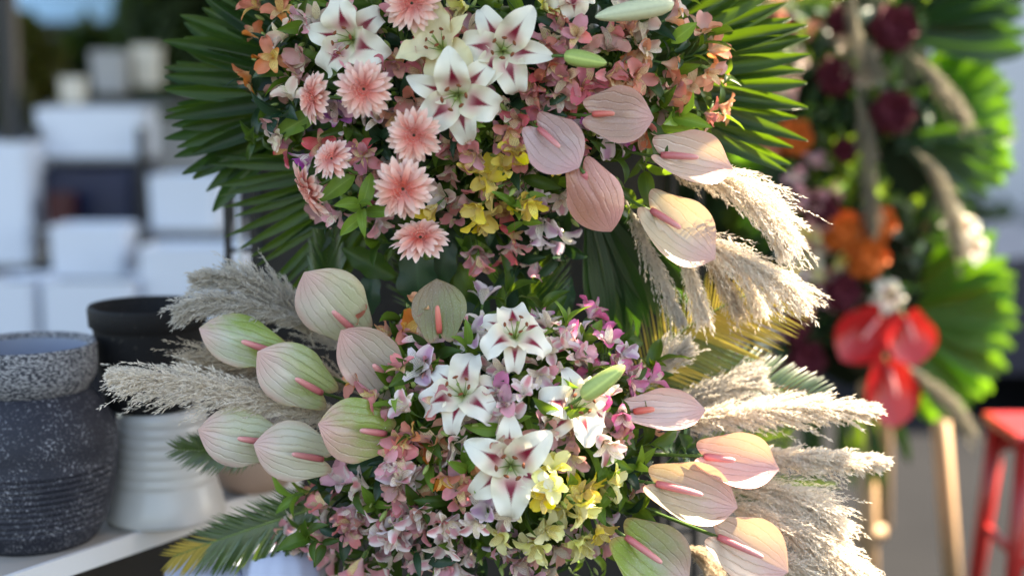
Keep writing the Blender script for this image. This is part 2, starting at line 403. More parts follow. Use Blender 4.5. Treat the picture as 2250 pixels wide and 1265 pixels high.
p_ray = lambda v: np.clip(0.35 + 0.75 * np.sin(np.pi * 0.62 * v), 0, 1) * np.clip((1 - v ** 9), 0.12, 1)
p_als_o = lambda v: np.clip(0.14 + 0.9 * np.sin(np.pi * np.clip((v - 0.04) / 1.03, 0, 1) ** 1.35) ** 0.9, 0.05, 1)
p_als_i = lambda v: np.clip(0.16 + 0.86 * np.sin(np.pi * np.clip(v / 1.05, 0, 1) ** 1.15), 0.05, 1)
p_leaf = lambda v: np.clip(np.sin(np.pi * np.clip(v, 0, 1) ** 0.8) ** 0.9, 0.03, 1)

def lily_meshes(mat, tag_, e_mid):
    W_, N_ = [], []
    for k in range(4):
        W_.append(grid('lily_wide_petal_' + tag_, petal_fn(1.0, 0.285 + 0.03 * (k % 2), 46 - 6 * k, e_mid - 30 * k, p_lily_w, 0.36 - 0.06 * k, 0, 0.26, 1.9, 0.12 * (k - 1.5), k), 10, 20, mat))
        N_.append(grid('lily_narrow_petal_' + tag_, petal_fn(1.0, 0.200 + 0.02 * (k % 2), 42 - 6 * k, e_mid - 40 * k, p_lily_n, 0.30, 0, 0.22, 1.9, 0.10 * (1.5 - k), k + 3), 8, 20, mat))
    return W_, N_
LILY_SETS = {'w': lily_meshes(LILY, 'white', -48), 'y': lily_meshes(LILY_Y, 'young', 25), 'c': lily_meshes(LILY_C, 'crimson', -80)}
def stamen_meshes():
    fil, ant = [], []
    for k in range(3):
        pts = [Vector((0, 0.02, 0)), Vector((0, 0.09 + 0.02 * k, 0.26)), Vector((0, 0.19 + 0.03 * k, 0.50))]
        fil.append(tube('filament', bez(*pts, 6), [0.014, 0.012, 0.011, 0.010, 0.009, 0.008], PISTIL, 5))
        e = pts[-1]
        ant.append(tube('anther', [e + Vector((-0.055, 0.01, 0.0)), e + Vector((-0.03, 0.0, 0.01)), e, e + Vector((0.03, 0, 0.01)), e + Vector((0.055, 0.01, 0))], [0.010, 0.028, 0.034, 0.028, 0.010], ANTHER, 6))
    pis = tube('pistil', [Vector((0, 0, 0)), Vector((0.005, 0, 0.2)), Vector((0.02, -0.01, 0.42)), Vector((0.03, -0.02, 0.56)), Vector((0.03, -0.02, 0.60))], [0.024, 0.018, 0.016, 0.022, 0.034], PISTIL, 6)
    return fil, ant, pis
FIL, ANT, PIS = stamen_meshes()

EX = []
def stem_to(root, n, target, parent_name='stem', r=0.0035, mat=None, off=0.0):
    """curved stem from the back of a flower to its foam block, in the flower's own frame"""
    inv = root.rotation_quaternion.inverted()
    t = inv @ (target - Vector(root.location))
    d = t.length
    a = Vector((0, 0, -off)); b = Vector((0, 0, -off - d * 0.45))
    return part(parent_name, tube('stem', bez(a, b, t, 7), r, mat or STEM, 5), root)
def face_quat(n, roll=0.0):
    q = Vector(n).normalized().to_track_quat('Z', 'Y')
    return q @ Quaternion((0, 0, 1), R(roll))

def lily(px, py, Y, n, Rpx, roll, label, group, foam, kind='w', vars_=None):
    Rm = Rpx * mm(Y) * 1.28
    root = thing('lily', label, 'lily', P(px, py, Y) - Vector(n).normalized() * Rm * 0.25, face_quat(n, roll - 90), group)
    Ws, Ns = LILY_SETS[kind]
    vars_ = vars_ or [random.randrange(4) for _ in range(6)]
    EX.append((px, py, Rpx * .75))
    for k in range(6):
        wide = k % 2 == 0
        m_ = (Ws if wide else Ns)[vars_[k] % 4]
        part('petal', m_, root, loc=(0, 0, 0.0035 if wide else 0.0), rot=(0, 0, R(60 * k + random.uniform(-5, 5))),
             scale=(Rm * random.uniform(.95, 1.08), Rm * random.uniform(.94, 1.05), Rm * random.uniform(.9, 1.05)))
    for k in range(6):
        s = part('stamen', FIL[k % 3], root, rot=(0, 0, R(60 * k + 30)), scale=Rm * random.uniform(.8, .95))
        part('anther', ANT[k % 3], s)
    part('pistil', PIS, root, scale=Rm * 0.95)
    stem_to(root, n, foam, r=0.0045)
    return root

# ------------------------------------------------------------------ gerbera
RAYS = [grid('ray_petal', petal_fn(1.0, 0.108 + 0.012 * (k % 3), 10 + 3 * k, -10 - 4 * k, p_ray, 0.30, 0, 0.1, 1.0, 0.3 * (k - 2), k), 4, 8, GERB) for k in range(5)]
def floret_mesh():
    V, F, U = [], [], []
    for ring, (r0, L, n, el) in enumerate([(0.36, 0.22, 46, 38), (0.28, 0.20, 40, 52), (0.20, 0.16, 32, 64), (0.12, 0.11, 22, 74)]):
        for k in range(n):
            a = 2 * math.pi * (k + random.random() * 0.6) / n; e = R(el + random.uniform(-12, 12))
            d = Vector((math.cos(a), math.sin(a), 0)); t = Vector((-math.sin(a), math.cos(a), 0))
            b = d * r0 + Vector((0, 0, 0.02 + 0.02 * ring)); L2 = L * random.uniform(.75, 1.15)
            up = d * math.cos(e) + Vector((0, 0, math.sin(e))); w = 0.013
            i = len(V)
            V += [b - t * w, b + t * w, b + up * L2 * .6 + t * w * 1.3, b + up * L2 * .6 - t * w * 1.3, b + up * L2]
            U += [(0, 0), (1, 0), (1, .6), (0, .6), (.5, 1)]
            F += [(i, i + 1, i + 2, i + 3), (i + 3, i + 2, i + 4)]
    return mesh('florets', V, F, FLOR, False, U)
FLORETS = floret_mesh()
GDISC = lathe('disc', [(0.38, -0.03), (0.34, 0.02), (0.16, 0.04), (0.06, 0.03), (0.0, 0.025)], DISC, 24)
GEYE = lathe('eye', [(0.055, 0.02), (0.045, 0.08), (0.0, 0.09)], BLACKDISC, 12)
GCALYX = lathe('calyx', [(0.02, -0.22), (0.16, -0.14), (0.26, -0.03), (0.30, 0.0)], STEM, 20)
def gerbera(px, py, Y, n, Rpx, label, group, foam, roll=0):
    Rm = Rpx * mm(Y)
    root = thing('gerbera', label, 'gerbera', P(px, py, Y), face_quat(n, roll), group)
    EX.append((px, py, Rpx * 1.05))
    for ring, (cnt, L, z, tilt) in enumerate([(25, 1.0, 0.0, 0), (21, 0.82, 0.03, 9)]):
        for k in range(cnt):
            a = 360 * (k + 0.5 * ring) / cnt + random.uniform(-5, 5)
            ro = Euler((R(tilt + random.uniform(-7, 7)), 0, 0)).to_matrix()
            rz = Matrix.Rotation(R(a), 3, 'Z')
            sc_ = Rm * L * random.uniform(.88, 1.03)
            part('ray_petal', RAYS[random.randrange(5)], root, loc=(0, 0, z * Rm), quat=(rz @ ro).to_quaternion(), scale=(sc_ * random.uniform(.95, 1.2), sc_, sc_))
    part('inner_florets', FLORETS, root, scale=Rm * 1.08, kind='stuff')
    part('disc', GDISC, root, scale=Rm); part('eye', GEYE, root, scale=Rm); part('calyx', GCALYX, root, scale=Rm)
    stem_to(root, n, foam, r=0.004, off=0.01)
    return root

# ------------------------------------------------------------------ anthurium
def spathe_fn(cup, tipbend, asym, seed):
    def fn(S, V):
        w = np.where(V > 0.34, np.clip(1 - np.clip((V - 0.34) / 0.66, 0, 1) ** 2.6, 0, 1) ** 0.68, np.sqrt(np.clip(1 - 0.36 * ((0.34 - V) / 0.34) ** 2, 0, 1)))
        w = w + 0.012 * (V > 0.999)
        aS = np.abs(S)
        X = S * w * (1 + asym * np.sign(S))
        lobe = 0.19 * np.sin(np.pi * np.clip(aS, 0, 1) ** 0.85) * (1 - V) ** 2.2
        lobe = lobe - 0.30 * np.clip(aS - 0.50, 0, 1) ** 1.6 * (1 - V) ** 2 * 2.0
        Y_ = V - lobe + 0.030 * np.clip((V - 0.93) / 0.07, 0, 1) ** 2
        yy = (Y_ - 0.4) / 0.6
        Z = cup * (X ** 2 * 0.9 + 0.55 * yy ** 2) - cup * 0.10 + tipbend * np.clip(V - 0.7, 0, 1) ** 2 * 3
        Z = Z + 0.022 * np.sin(X * 4.2 + seed) * np.sin(V * 6 + seed * 2) + 0.035 * np.maximum(0, aS - 0.82) * np.sin(V * 9 + seed)
        Z = Z - 0.05 * np.exp(-(X / 0.07) ** 2) * (1 - V)
        return X, Y_, Z
    return fn
SPATHES = {}
def spathe_mesh(cup, tipbend, asym, seed):
    k = (cup, tipbend, asym, seed)
    if k not in SPATHES:
        me = grid('spathe', spathe_fn(cup, tipbend, asym, seed), 28, 28, ANTH); SPATHES[k] = me
    return SPATHES[k]
def anthurium(b, t, wpx, Yb, Yt, color, green, label, group, foam, cup=0.25, lean=(0, -1, 0.15), spad=0.55, spel=24, tipbend=-0.1, seed=1, back=False, spmat=None, spin=0.0, olive=False):
    Bp, Tp = P(b[0], b[1], Yb), P(t[0], t[1], Yt)
    ax = Tp - Bp; L = ax.length; y = ax.normalized()
    n = Vector(lean); n = (n - y * n.dot(y)).normalized()
    x = y.cross(n).normalized(); q = Matrix((x, y, n)).transposed().to_quaternion()
    Wm = wpx * mm(Yb) / 2; EX.append((b[0] * .5 + t[0] * .5, b[1] * .5 + t[1] * .5, wpx * .72))
    root = thing('anthurium', label, 'anthurium', Bp, q, group)
    part('spathe', spathe_mesh(cup, tipbend, 0.04 * (seed % 3 - 1), seed), root, scale=(Wm, L, (Wm + L) / 2), color=(*color, green))
    if back: spel = -abs(spel)
    if olive:
        m_ = root.children[0].data.copy(); m_.materials.clear(); m_.materials.append(ANTH_O); root.children[0].data = m_
    d = Vector((math.sin(R(spin)), math.cos(R(spel)), math.sin(R(spel)))) * (L * spad)
    r = 0.0062 * (L / 0.13) ** 0.5
    pts = [d * f + Vector((0, 0, (0.004 + 0.012 * L * math.sin(math.pi * f)) * (-1 if back else 1))) for f in (0, .15, .35, .6, .8, .93, .985, 1.0)]
    part('spadix', tube('spadix', pts, [r * .95, r * 1.1, r * 1.12, r * 1.02, r * .92, r * .74, r * .45, r * .1], spmat or SPAD, 12), root)
    # stem: leaves the back of the spathe and runs down into the foam
    tl = q.inverted() @ (foam - Bp); s = -1
    part('stem', tube('stem', bez(Vector((0, 0, 0)), Vector((0, -0.03, s * 0.06)), tl, 8), 0.0035, STEM, 6), root)
    return root

# ------------------------------------------------------------------ alstroemeria
ALSM = {}
def als_meshes(pal):
    if pal not in ALSM:
        mo, mi = ALS[pal]
        outer = [grid('tepal', petal_fn(1.0, 0.255 + 0.04 * (k % 2), 80 - 5 * k, 44 - 26 * k, p_als_o, 0.55, 0, 0.22, 1.1, 0.15 * (k - 1), k), 6, 10, mo) for k in range(3)]
        inner = [grid('tepal', petal_fn(1.0, 0.18 + 0.02 * (k % 2), 80 - 5 * k, 46 - 26 * k, p_als_i, 0.45, 0, 0.16, 1.1, 0.2 * (1 - k), k + 5), 4, 10, mi) for k in range(3)]
        ALSM[pal] = (outer, inner)
    return ALSM[pal]
OVARY = lathe('ovary', [(0.010, -0.22), (0.045, -0.17), (0.055, -0.06), (0.06, 0.02), (0.05, 0.06)], STEM, 10)
BUDM = lathe('bud', [(0.02, 0.0), (0.085, 0.10), (0.11, 0.25), (0.085, 0.42), (0.02, 0.55)], STEM_PALE, 10)
LEAVES = [grid('leaf', petal_fn(1.0, 0.13 + 0.03 * (k % 3), 35 - 12 * (k % 3), -25 - 20 * (k % 4), p_leaf, 0.3, 0.15, 0.08, 1.0, 0.5 * (k % 3 - 1), k), 4, 9, LEAF) for k in range(6)]
LEAVES_L = []
for m_ in LEAVES:
    c_ = m_.copy(); c_.materials.clear(); c_.materials.append(LEAF_LIGHT); LEAVES_L.append(c_)
LEAVES_D = []
for m_ in LEAVES:
    c_ = m_.copy(); c_.materials.clear(); c_.materials.append(LEAF_DARK); LEAVES_D.append(c_)
def alstroemeria(pos, n, pal, nb, label, group, foam, size=0.042, spread=42, leaves=3, buds=1):
    n = Vector(n).normalized(); q = face_quat(n, random.uniform(0, 360))
    base = pos - n * size * 1.25
    root = thing('alstroemeria', label, 'alstroemeria', base, q, group)
    outer, inner = als_meshes(pal)
    dirs = []
    for k in range(nb):
        if nb == 1: th, az = R(random.uniform(0, 15)), 0
        else: th, az = R(spread * random.uniform(.75, 1.5)), 2 * math.pi * k / nb + random.uniform(-.3, .3)
        dirs.append((Vector((math.sin(th) * math.cos(az), math.sin(th) * math.sin(az), math.cos(th))), random.uniform(.86, 1.12)))
    for d, s in dirs:
        sz = size * s
        o = d * (size * 1.05 * (0.55 if nb == 1 else 1.0))
        bq = d.to_track_quat('Z', 'Y') @ Quaternion((0, 0, 1), random.uniform(0, 6.28))
        b = part('bloom', OVARY, root, loc=o, quat=bq, scale=sz)
        for k in range(3):
            part('tepal', outer[random.randrange(3)], b, rot=(R(random.uniform(-24, 10)), 0, R(120 * k + random.uniform(-14, 14))), scale=random.uniform(.92, 1.08))
        for k in range(3):
            part('tepal', inner[random.randrange(3)], b, loc=(0, 0, .02), rot=(R(random.uniform(-10, 10)), 0, R(120 * k + 60 + random.uniform(-10, 10))), scale=random.uniform(.85, 1.0))
        part('pedicel', tube('pedicel', bez(Vector((0, 0, -size * .8)), Vector((0, 0, -size * .1)), o - d * sz * 0.2, 5), 0.0013, STEM, 5), root)
    for k in range(buds):
        th, az = R(random.uniform(35, 70)), random.uniform(0, 6.28)
        d = Vector((math.sin(th) * math.cos(az), math.sin(th) * math.sin(az), math.cos(th)))
        part('bud', BUDM, root, loc=d * size * .75, quat=d.to_track_quat('Z', 'Y'), scale=size * random.uniform(.6, .95))
    for k in range(leaves):
        part('leaf', (LEAVES if random.random() < .75 else LEAVES_L)[random.randrange(6)], root, loc=(0, 0, -size * .8), rot=(R(random.uniform(-15, 35)), 0, R(360 * k / max(1, leaves) + random.uniform(-40, 40))), scale=size * random.uniform(1.3, 2.1))
    inv = q.inverted(); t = inv @ (foam - base)
    part('stem', tube('stem', bez(Vector((0, 0, -size * .8)), Vector((0, 0, -size * 1.6)), t, 6), 0.0025, STEM, 5), root)
    return root

# ------------------------------------------------------------------ leafy sprig
def sprig(pos, n, label, group, foam, L=0.09, nl=7, kind='mid', name='leafy_sprig'):
    n = Vector(n).normalized(); q = face_quat(n, random.uniform(0, 360))
    root = thing(name, label, 'foliage', pos - n * L * .6, q, group)
    inv = q.inverted(); t = inv @ (foam - Vector(root.location))
    part('stem', tube('stem', [Vector((0.01, 0, L * .7)), Vector((0.004, 0.003, L * .3)), Vector((0, 0, 0)), t * .5 + Vector((0.005, 0.01, -0.01)), t], [0.001, 0.0018, 0.002, 0.002, 0.002], STEM, 5), root)
    ms = {'mid': LEAVES, 'light': LEAVES_L, 'dark': LEAVES_D}[kind]
    for k in range(nl):
        f = k / max(1, nl - 1)
        part('leaf', ms[random.randrange(6)], root, loc=(0.01 * f, 0.002, L * .7 * f), rot=(R(20 + 40 * f + random.uniform(-20, 20)), R(random.uniform(-25, 25)), R(137.5 * k + random.uniform(-20, 20))), scale=L * random.uniform(.55, .95))
    return root

def leaf_spray(b, t, Y, Yt, wpx, mat, label, group=None, name='leaf', lobes=0.0, curl=-10, cat='leaf', lean=(0, -1, 0.2)):
    """one single large leaf from b to t"""
    Bp, Tp = P(*b, Y), P(*t, Yt); ax = Tp - Bp; L = ax.length; y = ax.normalized()
    n = Vector(lean); n = (n - y * n.dot(y)).normalized(); x = y.cross(n)
    W = wpx * mm(Y) / 2 / L
    prof = (lambda v: p_leaf(v ** 1.1) * (1 + lobes * np.sin(v * 20)) )
    me = grid('leaf_blade', petal_fn(1.02, W, 12, -14 + curl, prof, 0.18, 0.12, 0.10, 1.0, 0.2, random.randrange(9)), 8, 24, mat)
    o = bpy.data.objects.new(name, me); col.objects.link(o)
    o.rotation_mode = 'QUATERNION'; o.rotation_quaternion = Matrix((x, y, n)).transposed().to_quaternion()
    o.location = Bp; o.scale = (L, L, L)
    tag(o, label, cat, group)
    return o

# ------------------------------------------------------------------ fan palm
def fan_mesh(W, droop, blunt, fold, mat, split=0.0):
    prof = lambda v: np.clip(0.10 + 0.95 * np.clip(v / 0.6, 0, 1) ** 0.85, 0, 1) * np.clip(1 - (np.clip(v - 0.62, 0, 1) / 0.40) ** blunt, 0.05, 1)
    return grid('palm_leaflet', petal_fn(1.0, W, 6, -droop, prof, 0.0, fold, 0.0, 1.5), 4, 14, mat)
def fan_leaf(hub, Y, rad, a0, a1, step, label, W=0.045, mat=None, droop=14, blunt=2.2, fold=0.35, cone=0.10, tilt=(0, -1, 0.0), group=None, jit=1.5, petiole=None, radj=0.06, name='fan_palm_leaf'):
    mat = mat or PALM
    n = Vector(tilt).normalized()
    root = thing(name, label, 'palm leaf', P(hub[0], hub[1], Y), n.to_track_quat('Z', 'Y'), group)
    ms = [fan_mesh(W * (1 + .12 * k), droop + 6 * k, blunt, fold * (1 + .3 * k), mat) for k in range(3)]
    Rm = rad * mm(Y); k = 0; a = a0
    while a <= a1:
        s = Rm * random.uniform(1 - radj, 1 + radj)
        aa = a + random.uniform(-jit, jit)
        part('leaflet', ms[random.randrange(3)], root, loc=(0, 0, (k % 2) * 0.006 + 0.002 * random.random()), quat=(Matrix.Rotation(R(aa - 90), 3, 'Z') @ Matrix.Rotation(R(random.uniform(-3, 3)) + cone * .3, 3, 'X') @ Matrix.Rotation(R(random.uniform(-14, 14)), 3, 'Y')).to_quaternion(), scale=s)
        a += step; k += 1
    pe = petiole or Vector((0, 0.06, -0.35))
    part('petiole', tube('petiole', bez(Vector((0, 0, 0.0)), Vector((0, 0, -0.1)), root.rotation_quaternion.inverted() @ pe, 6), 0.007, RACHIS, 7), root)
    return root

# ------------------------------------------------------------------ cycas frond
def cycas(pts_px, Ys, label, maxL, n=46, W=0.035, mats=None, ang=52, side=(1, 1), lean=(0, -1, 0.1), group=None, taper=0.45, vee=18, tipmat=None, tipfrom=0.8):
    pts = [P(px, py, Y) for (px, py), Y in zip(pts_px, Ys)]
    a, b, c = pts
    b2 = b * 2 - (a + c) * .5
    curve = [a * (1 - t) ** 2 + b2 * 2 * t * (1 - t) + c * t * t for t in np.linspace(0, 1, 24)]
    root = thing('cycas_frond', label, 'palm frond', a, Quaternion(), group)
    loc = [p - a for p in curve]
    part('rachis', tube('rachis', loc, [0.0045 * (1 - .75 * i / 23) for i in range(24)], RACHIS, 6), root)
    prof = lambda v: np.clip((0.45 + 0.6 * np.clip(v / 0.2, 0, 1)) * np.clip(1 - (np.clip(v - 0.35, 0, 1) / 0.66) ** 1.8, 0.02, 1), 0.02, 1)
    mats = mats or [CYCAS]
    ms = [grid('cycas_leaflet', petal_fn(1.0, W, 10, -14 - 6 * k, prof, 0.25, 0.1, 0, 1.3), 2, 8, m__) for m__ in mats for k in range(2)]
    tm = [grid('cycas_leaflet', petal_fn(1.0, W, 10, -14 - 6 * k, prof, 0.25, 0.1, 0, 1.3), 2, 8, tipmat) for k in range(2)] if tipmat else None
    ln = Vector(lean)
    for i in range(n):
        f = (i + .5) / n; t = f * 23; j = min(22, int(t)); p = loc[j].lerp(loc[j + 1], t - j)
        d = (loc[j + 1] - loc[j]).normalized(); nn = (ln - d * ln.dot(d)).normalized(); sd = d.cross(nn)
        Lf = maxL * mm(Ys[0]) * (math.sin(math.pi * (0.12 + 0.80 * f)) ** 0.55) * (1 - taper * f)
        an = R(ang - 22 * f)
        for sgn, on in ((1, side[0]), (-1, side[1])):
            if not on: continue
            y = (d * math.cos(an) + sd * sgn * math.sin(an) + nn * math.sin(R(vee))).normalized()
            y = (y + Vector((random.uniform(-.05, .05), random.uniform(-.05, .05), random.uniform(-.05, .05)))).normalized()
            z = (nn - y * nn.dot(y)).normalized(); x = y.cross(z)
            pool = tm if (tm and f > tipfrom + random.uniform(-.06, .06)) else ms
            part('leaflet', pool[random.randrange(len(pool))], root, loc=p, quat=Matrix((x, y, z)).transposed().to_quaternion(), scale=Lf * on * random.uniform(.9, 1.06))
    return root

# ------------------------------------------------------------------ pampas plume
def pampas(pts_px, Ys, wpx, label, n=190, m=46, mat=None, group=None, droop=0.25, seed=0, start=0.05, spread=28, fine=1.0, name='pampas_plume'):
    n = int(n * 1.8); m = int(m * 1.25); mat = mat or PAMPAS; g = np.random.default_rng(100 + seed)
    pts = [P(px, py, Y) for (px, py), Y in zip(pts_px, Ys)]
    a = pts[0]
    if len(pts) == 3:
        b2 = pts[1] * 2 - (pts[0] + pts[2]) * .5
        curve = [a * (1 - t) ** 2 + b2 * 2 * t * (1 - t) + pts[2] * t * t for t in np.linspace(0, 1, 30)]
    else:
        curve = [a.lerp(pts[1], t) for t in np.linspace(0, 1, 30)]
    C = np.array([list(p - a) for p in curve]); T = np.gradient(C, axis=0); T /= np.linalg.norm(T, axis=1)[:, None]
    Wm = wpx * mm(Ys[0]) / 2
    Ltot = np.linalg.norm(np.diff(C, axis=0), axis=1).sum()
    root = thing(name, label, 'pampas grass', a, Quaternion(), group)
    part('stem', tube('stem', [Vector(c) for c in C], [0.0028 * (1 - .8 * i / 29) for i in range(30)], mat, 5), root)
    t = np.sort(g.uniform(start, 0.97, n)); ft = t * 29; j = np.minimum(28, ft.astype(int)); fr = (ft - j)[:, None]
    O = C[j] * (1 - fr) + C[j + 1] * fr; D = T[j]
    rnd = g.normal(size=(n, 3)); rnd -= (rnd * D).sum(1)[:, None] * D; rnd /= np.linalg.norm(rnd, axis=1)[:, None]
    prof = np.clip(np.sin(np.pi * np.clip(t * 0.9 + 0.12, 0, 1)) ** 0.6, 0.12, 1)
    sp = np.radians(g.uniform(spread * .5, spread * 1.3, n))
    loose = g.random(n) < .14
    BL = Wm * prof * np.where(loose, 1.45, 1.0) / np.sin(np.radians(spread)) * g.uniform(.6, 1.15, n)
    BL = np.minimum(BL, np.maximum(0.03, (1.04 - t) * Ltot * 1.3))
    S = np.linspace(0.04, 1, m)
    # branchlet points
    d0 = D * np.cos(sp)[:, None] + rnd * np.sin(sp)[:, None]
    bend = D * 0.35 + np.array([0, 0, -1.0]) * droop
    Pp = O[:, None, :] + BL[:, None, None] * (d0[:, None, :] * S[None, :, None] + bend[:, None, :] * 0.5 * (S ** 2)[None, :, None])
    Dd = d0[:, None, :] + bend[:, None, :] * S[None, :, None]; Dd /= np.linalg.norm(Dd, axis=2)[..., None]
    Pp = Pp.reshape(-1, 3); Dd = Dd.reshape(-1, 3); N = len(Pp)
    Pp = Pp + g.normal(size=(N, 3)) * 0.0009
    dirs = Dd + g.normal(size=(N, 3)) * 0.33; dirs /= np.linalg.norm(dirs, axis=1)[:, None]
    sd = np.cross(dirs, g.normal(size=(N, 3))); sd /= np.linalg.norm(sd, axis=1)[:, None]
    ln = g.uniform(.007, .014, N)[:, None] * fine; w = g.uniform(.0007, .0013, N)[:, None] * fine
    V = np.empty((N, 4, 3)); V[:, 0] = Pp; V[:, 1] = Pp + dirs * ln * .45 + sd * w; V[:, 2] = Pp + dirs * ln; V[:, 3] = Pp + dirs * ln * .45 - sd * w
    me = bpy.data.meshes.new('plumage')
    me.vertices.add(N * 4); me.vertices.foreach_set('co', V.astype(np.float32).ravel())
    me.loops.add(N * 4); me.loops.foreach_set('vertex_index', np.arange(N * 4, dtype=np.int32))
    me.polygons.add(N); me.polygons.foreach_set('loop_start', np.arange(0, N * 4, 4, dtype=np.int32))
    me.update(calc_edges=True); me.materials.append(mat)
    part('plumage', me, root, kind='stuff')
    return root

# ------------------------------------------------------------------ lily bud
BUD_PROF = [(0.02, 0.0), (0.075, 0.04), (0.115, 0.16), (0.125, 0.36), (0.115, 0.60), (0.085, 0.82), (0.045, 0.95), (0.012, 1.0)]
BUDMESH = {k: lathe('lily_bud', BUD_PROF, mt, 24, True, lambda a, z: 0.07 * math.cos(3 * a) - 0.05 * abs(math.cos(1.5 * a)) ** 8) for k, mt in (('g', BUD), ('w', BUDW))}
def lily_bud(b, t, Y, Yt, k, fat, label, group, foam):
    Bp, Tp = P(*b, Y), P(*t, Yt); ax = Tp - Bp
    q = ax.to_track_quat('Z', 'Y')
    root = thing('lily_bud', label, 'lily bud', Bp, q, group)
    part('bud', BUDMESH[k], root, scale=(ax.length * fat, ax.length * fat, ax.length))
    part('stem', tube('stem', bez(Vector((0, 0, 0.005)), Vector((0, 0, -0.05)), q.inverted() @ (foam - Bp), 6), 0.0035, STEM, 6), root)
    return root
# =================================================================== SETTING
def mat_ground():
    g = G('paving'); o = g.obj(); nz = g.noise(o, 1.2, 5); nf = g.noise(o, 60, 4)
    c = g.mix(nz, (0.015, 0.016, 0.018), (0.026, 0.027, 0.029)); c = g.mix(g.m('MULTIPLY', nf, 0.35), c, (0.02, 0.02, 0.022))
    return g.solid(c, 0.85, g.bump(nf, 0.4, 0.004), 0.0)
structure('ground', mesh('ground', [(-150, -30, 0), (150, -30, 0), (150, 250, 0), (-150, 250, 0)], [(0, 1, 2, 3)], mat_ground(), False))

WHITE = mat_plain('white_ceramic_blue_shade', (0.56, 0.62, 0.72), 0.35, 0.06, 6, 0.5, 0.05)  # white ceramic with the cool cast of shade put into its colour
CREAMC = mat_plain('cream_ceramic', (0.62, 0.58, 0.50), 0.5, 0.08, 6, 0.4, 0.05)
GREYC = mat_plain('grey_ceramic', (0.33, 0.33, 0.33), 0.6, 0.2, 8)
NAVY = mat_plain('navy_glaze', (0.010, 0.018, 0.055), 0.35, 0.3, 5)
MAROON = mat_plain('maroon_glaze', (0.045, 0.004, 0.008), 0.4, 0.3, 5)
BLACK = mat_plain('black_metal', (0.012, 0.012, 0.013), 0.45, 0.2, 20)
BOARD = mat_plain('grey_board', (0.20, 0.20, 0.20), 0.8, 0.2, 10)
SHELF = mat_plain('shelf_top', (0.34, 0.31, 0.28), 0.75, 0.25, 9)
SHELFE = mat_plain('shelf_edge_white', (0.62, 0.62, 0.62), 0.5, 0.12, 14)
SOIL = mat_plain('dark_soil', (0.02, 0.016, 0.012), 0.95, 0.3, 40)

# ---- unseen canopy overhead: outline cut to shade the pots and most of the flowers
def canopy():
    root = thing('shade_canopy', 'unseen dark canopy shaped to shade the pots and the flower stand', 'canopy', (0, 0, 3.25), Quaternion())
    pl = [(-1.25, -1.0), (3.55, -1.0), (1.30, .5), (1.22, 1.75), (.85, 2.3), (.85, 11.0), (-4.2, 11.0), (-3.4, 6.6), (-1.75, 5.6)]
    cm = mat_plain('canopy_cloth', (.08, .085, .09), .8, .2, 4)
    V = [(x, y, z + .05 * math.sin(x)) for z in (0, .03) for x, y in pl]; n = len(pl)
    part('cloth', mesh('cloth', V, [tuple(range(n - 1, -1, -1)), tuple(range(n, 2 * n))] + [(i, (i + 1) % n, (i + 1) % n + n, i + n) for i in range(n)], cm, False), root)
    for x, y in ((-1.6, 5.2), (.8, 10.9), (-1.85, 10.9)):
        part('pole', tube('pole', [Vector((x, y, -3.25)), Vector((x, y, -1.2)), Vector((x, y, -.06))], .03, mat_plain('canopy_pole', (.03, .03, .03), .4), 8), root)
canopy()

# ---- a planter: hollow tapered box with rounded edges
def planter(px0, px1, py0, py1, Y, depth, mat, label, taper=0.92, group=None, name='planter'):
    Y += 2.0; depth *= 1.35; s = mm(Y); w = (px1 - px0) * s; top = P((px0 + px1) / 2, py0, Y); bot = P((px0 + px1) / 2, py1, Y); h = top.z - bot.z
    root = thing(name, label, 'planter', (top.x, Y + depth / 2, bot.z), Quaternion(), group)
    import bmesh
    bm = bmesh.new(); bmesh.ops.create_cube(bm, size=1.0)
    for v in bm.verts:
        k = taper if v.co.z < 0 else 1.0
        v.co = Vector((v.co.x * w * k, v.co.y * depth * k, (v.co.z + .5) * h))
    topf = [f for f in bm.faces if f.normal.z > .9 or f.calc_center_median().z > h * .99]
    r = bmesh.ops.inset_region(bm, faces=topf, thickness=min(w, depth) * .07)
    bmesh.ops.translate(bm, verts=topf[0].verts[:], vec=(0, 0, -h * .12))
    bmesh.ops.bevel(bm, geom=[e for e in bm.edges if abs(e.verts[0].co.z - e.verts[1].co.z) > h * .5], offset=min(w, depth) * .08, segments=3, affect='EDGES')
    me = bpy.data.meshes.new('planter_body'); bm.to_mesh(me); bm.free(); me.materials.append(mat)
    part('body', me, root)
    part('soil', box('soil', (0, 0, h * .885), (w * .84, depth * .84, 0.006), SOIL), root)
    return root
gp = 'white planters on the display steps'
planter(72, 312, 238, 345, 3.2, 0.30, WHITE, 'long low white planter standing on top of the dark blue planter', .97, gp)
planter(92, 296, 372, 500, 3.1, 0.40, NAVY, 'dark blue planter under the long low white planter', .96)
planter(98, 158, 425, 500, 2.9, 0.10, MAROON, 'small maroon pot in front of the dark blue planter', .9)
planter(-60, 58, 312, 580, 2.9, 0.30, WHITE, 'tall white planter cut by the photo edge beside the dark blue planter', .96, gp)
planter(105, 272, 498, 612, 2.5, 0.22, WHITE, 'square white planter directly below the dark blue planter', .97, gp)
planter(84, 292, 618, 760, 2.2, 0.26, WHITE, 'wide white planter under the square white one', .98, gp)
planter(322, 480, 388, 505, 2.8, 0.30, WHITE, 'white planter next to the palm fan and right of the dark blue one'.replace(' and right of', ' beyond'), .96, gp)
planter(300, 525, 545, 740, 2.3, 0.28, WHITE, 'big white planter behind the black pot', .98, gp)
planter(-40, 74, 618, 760, 2.2, 0.28, WHITE, 'lowest white planter behind the speckled pot at the photo edge', .97, gp)
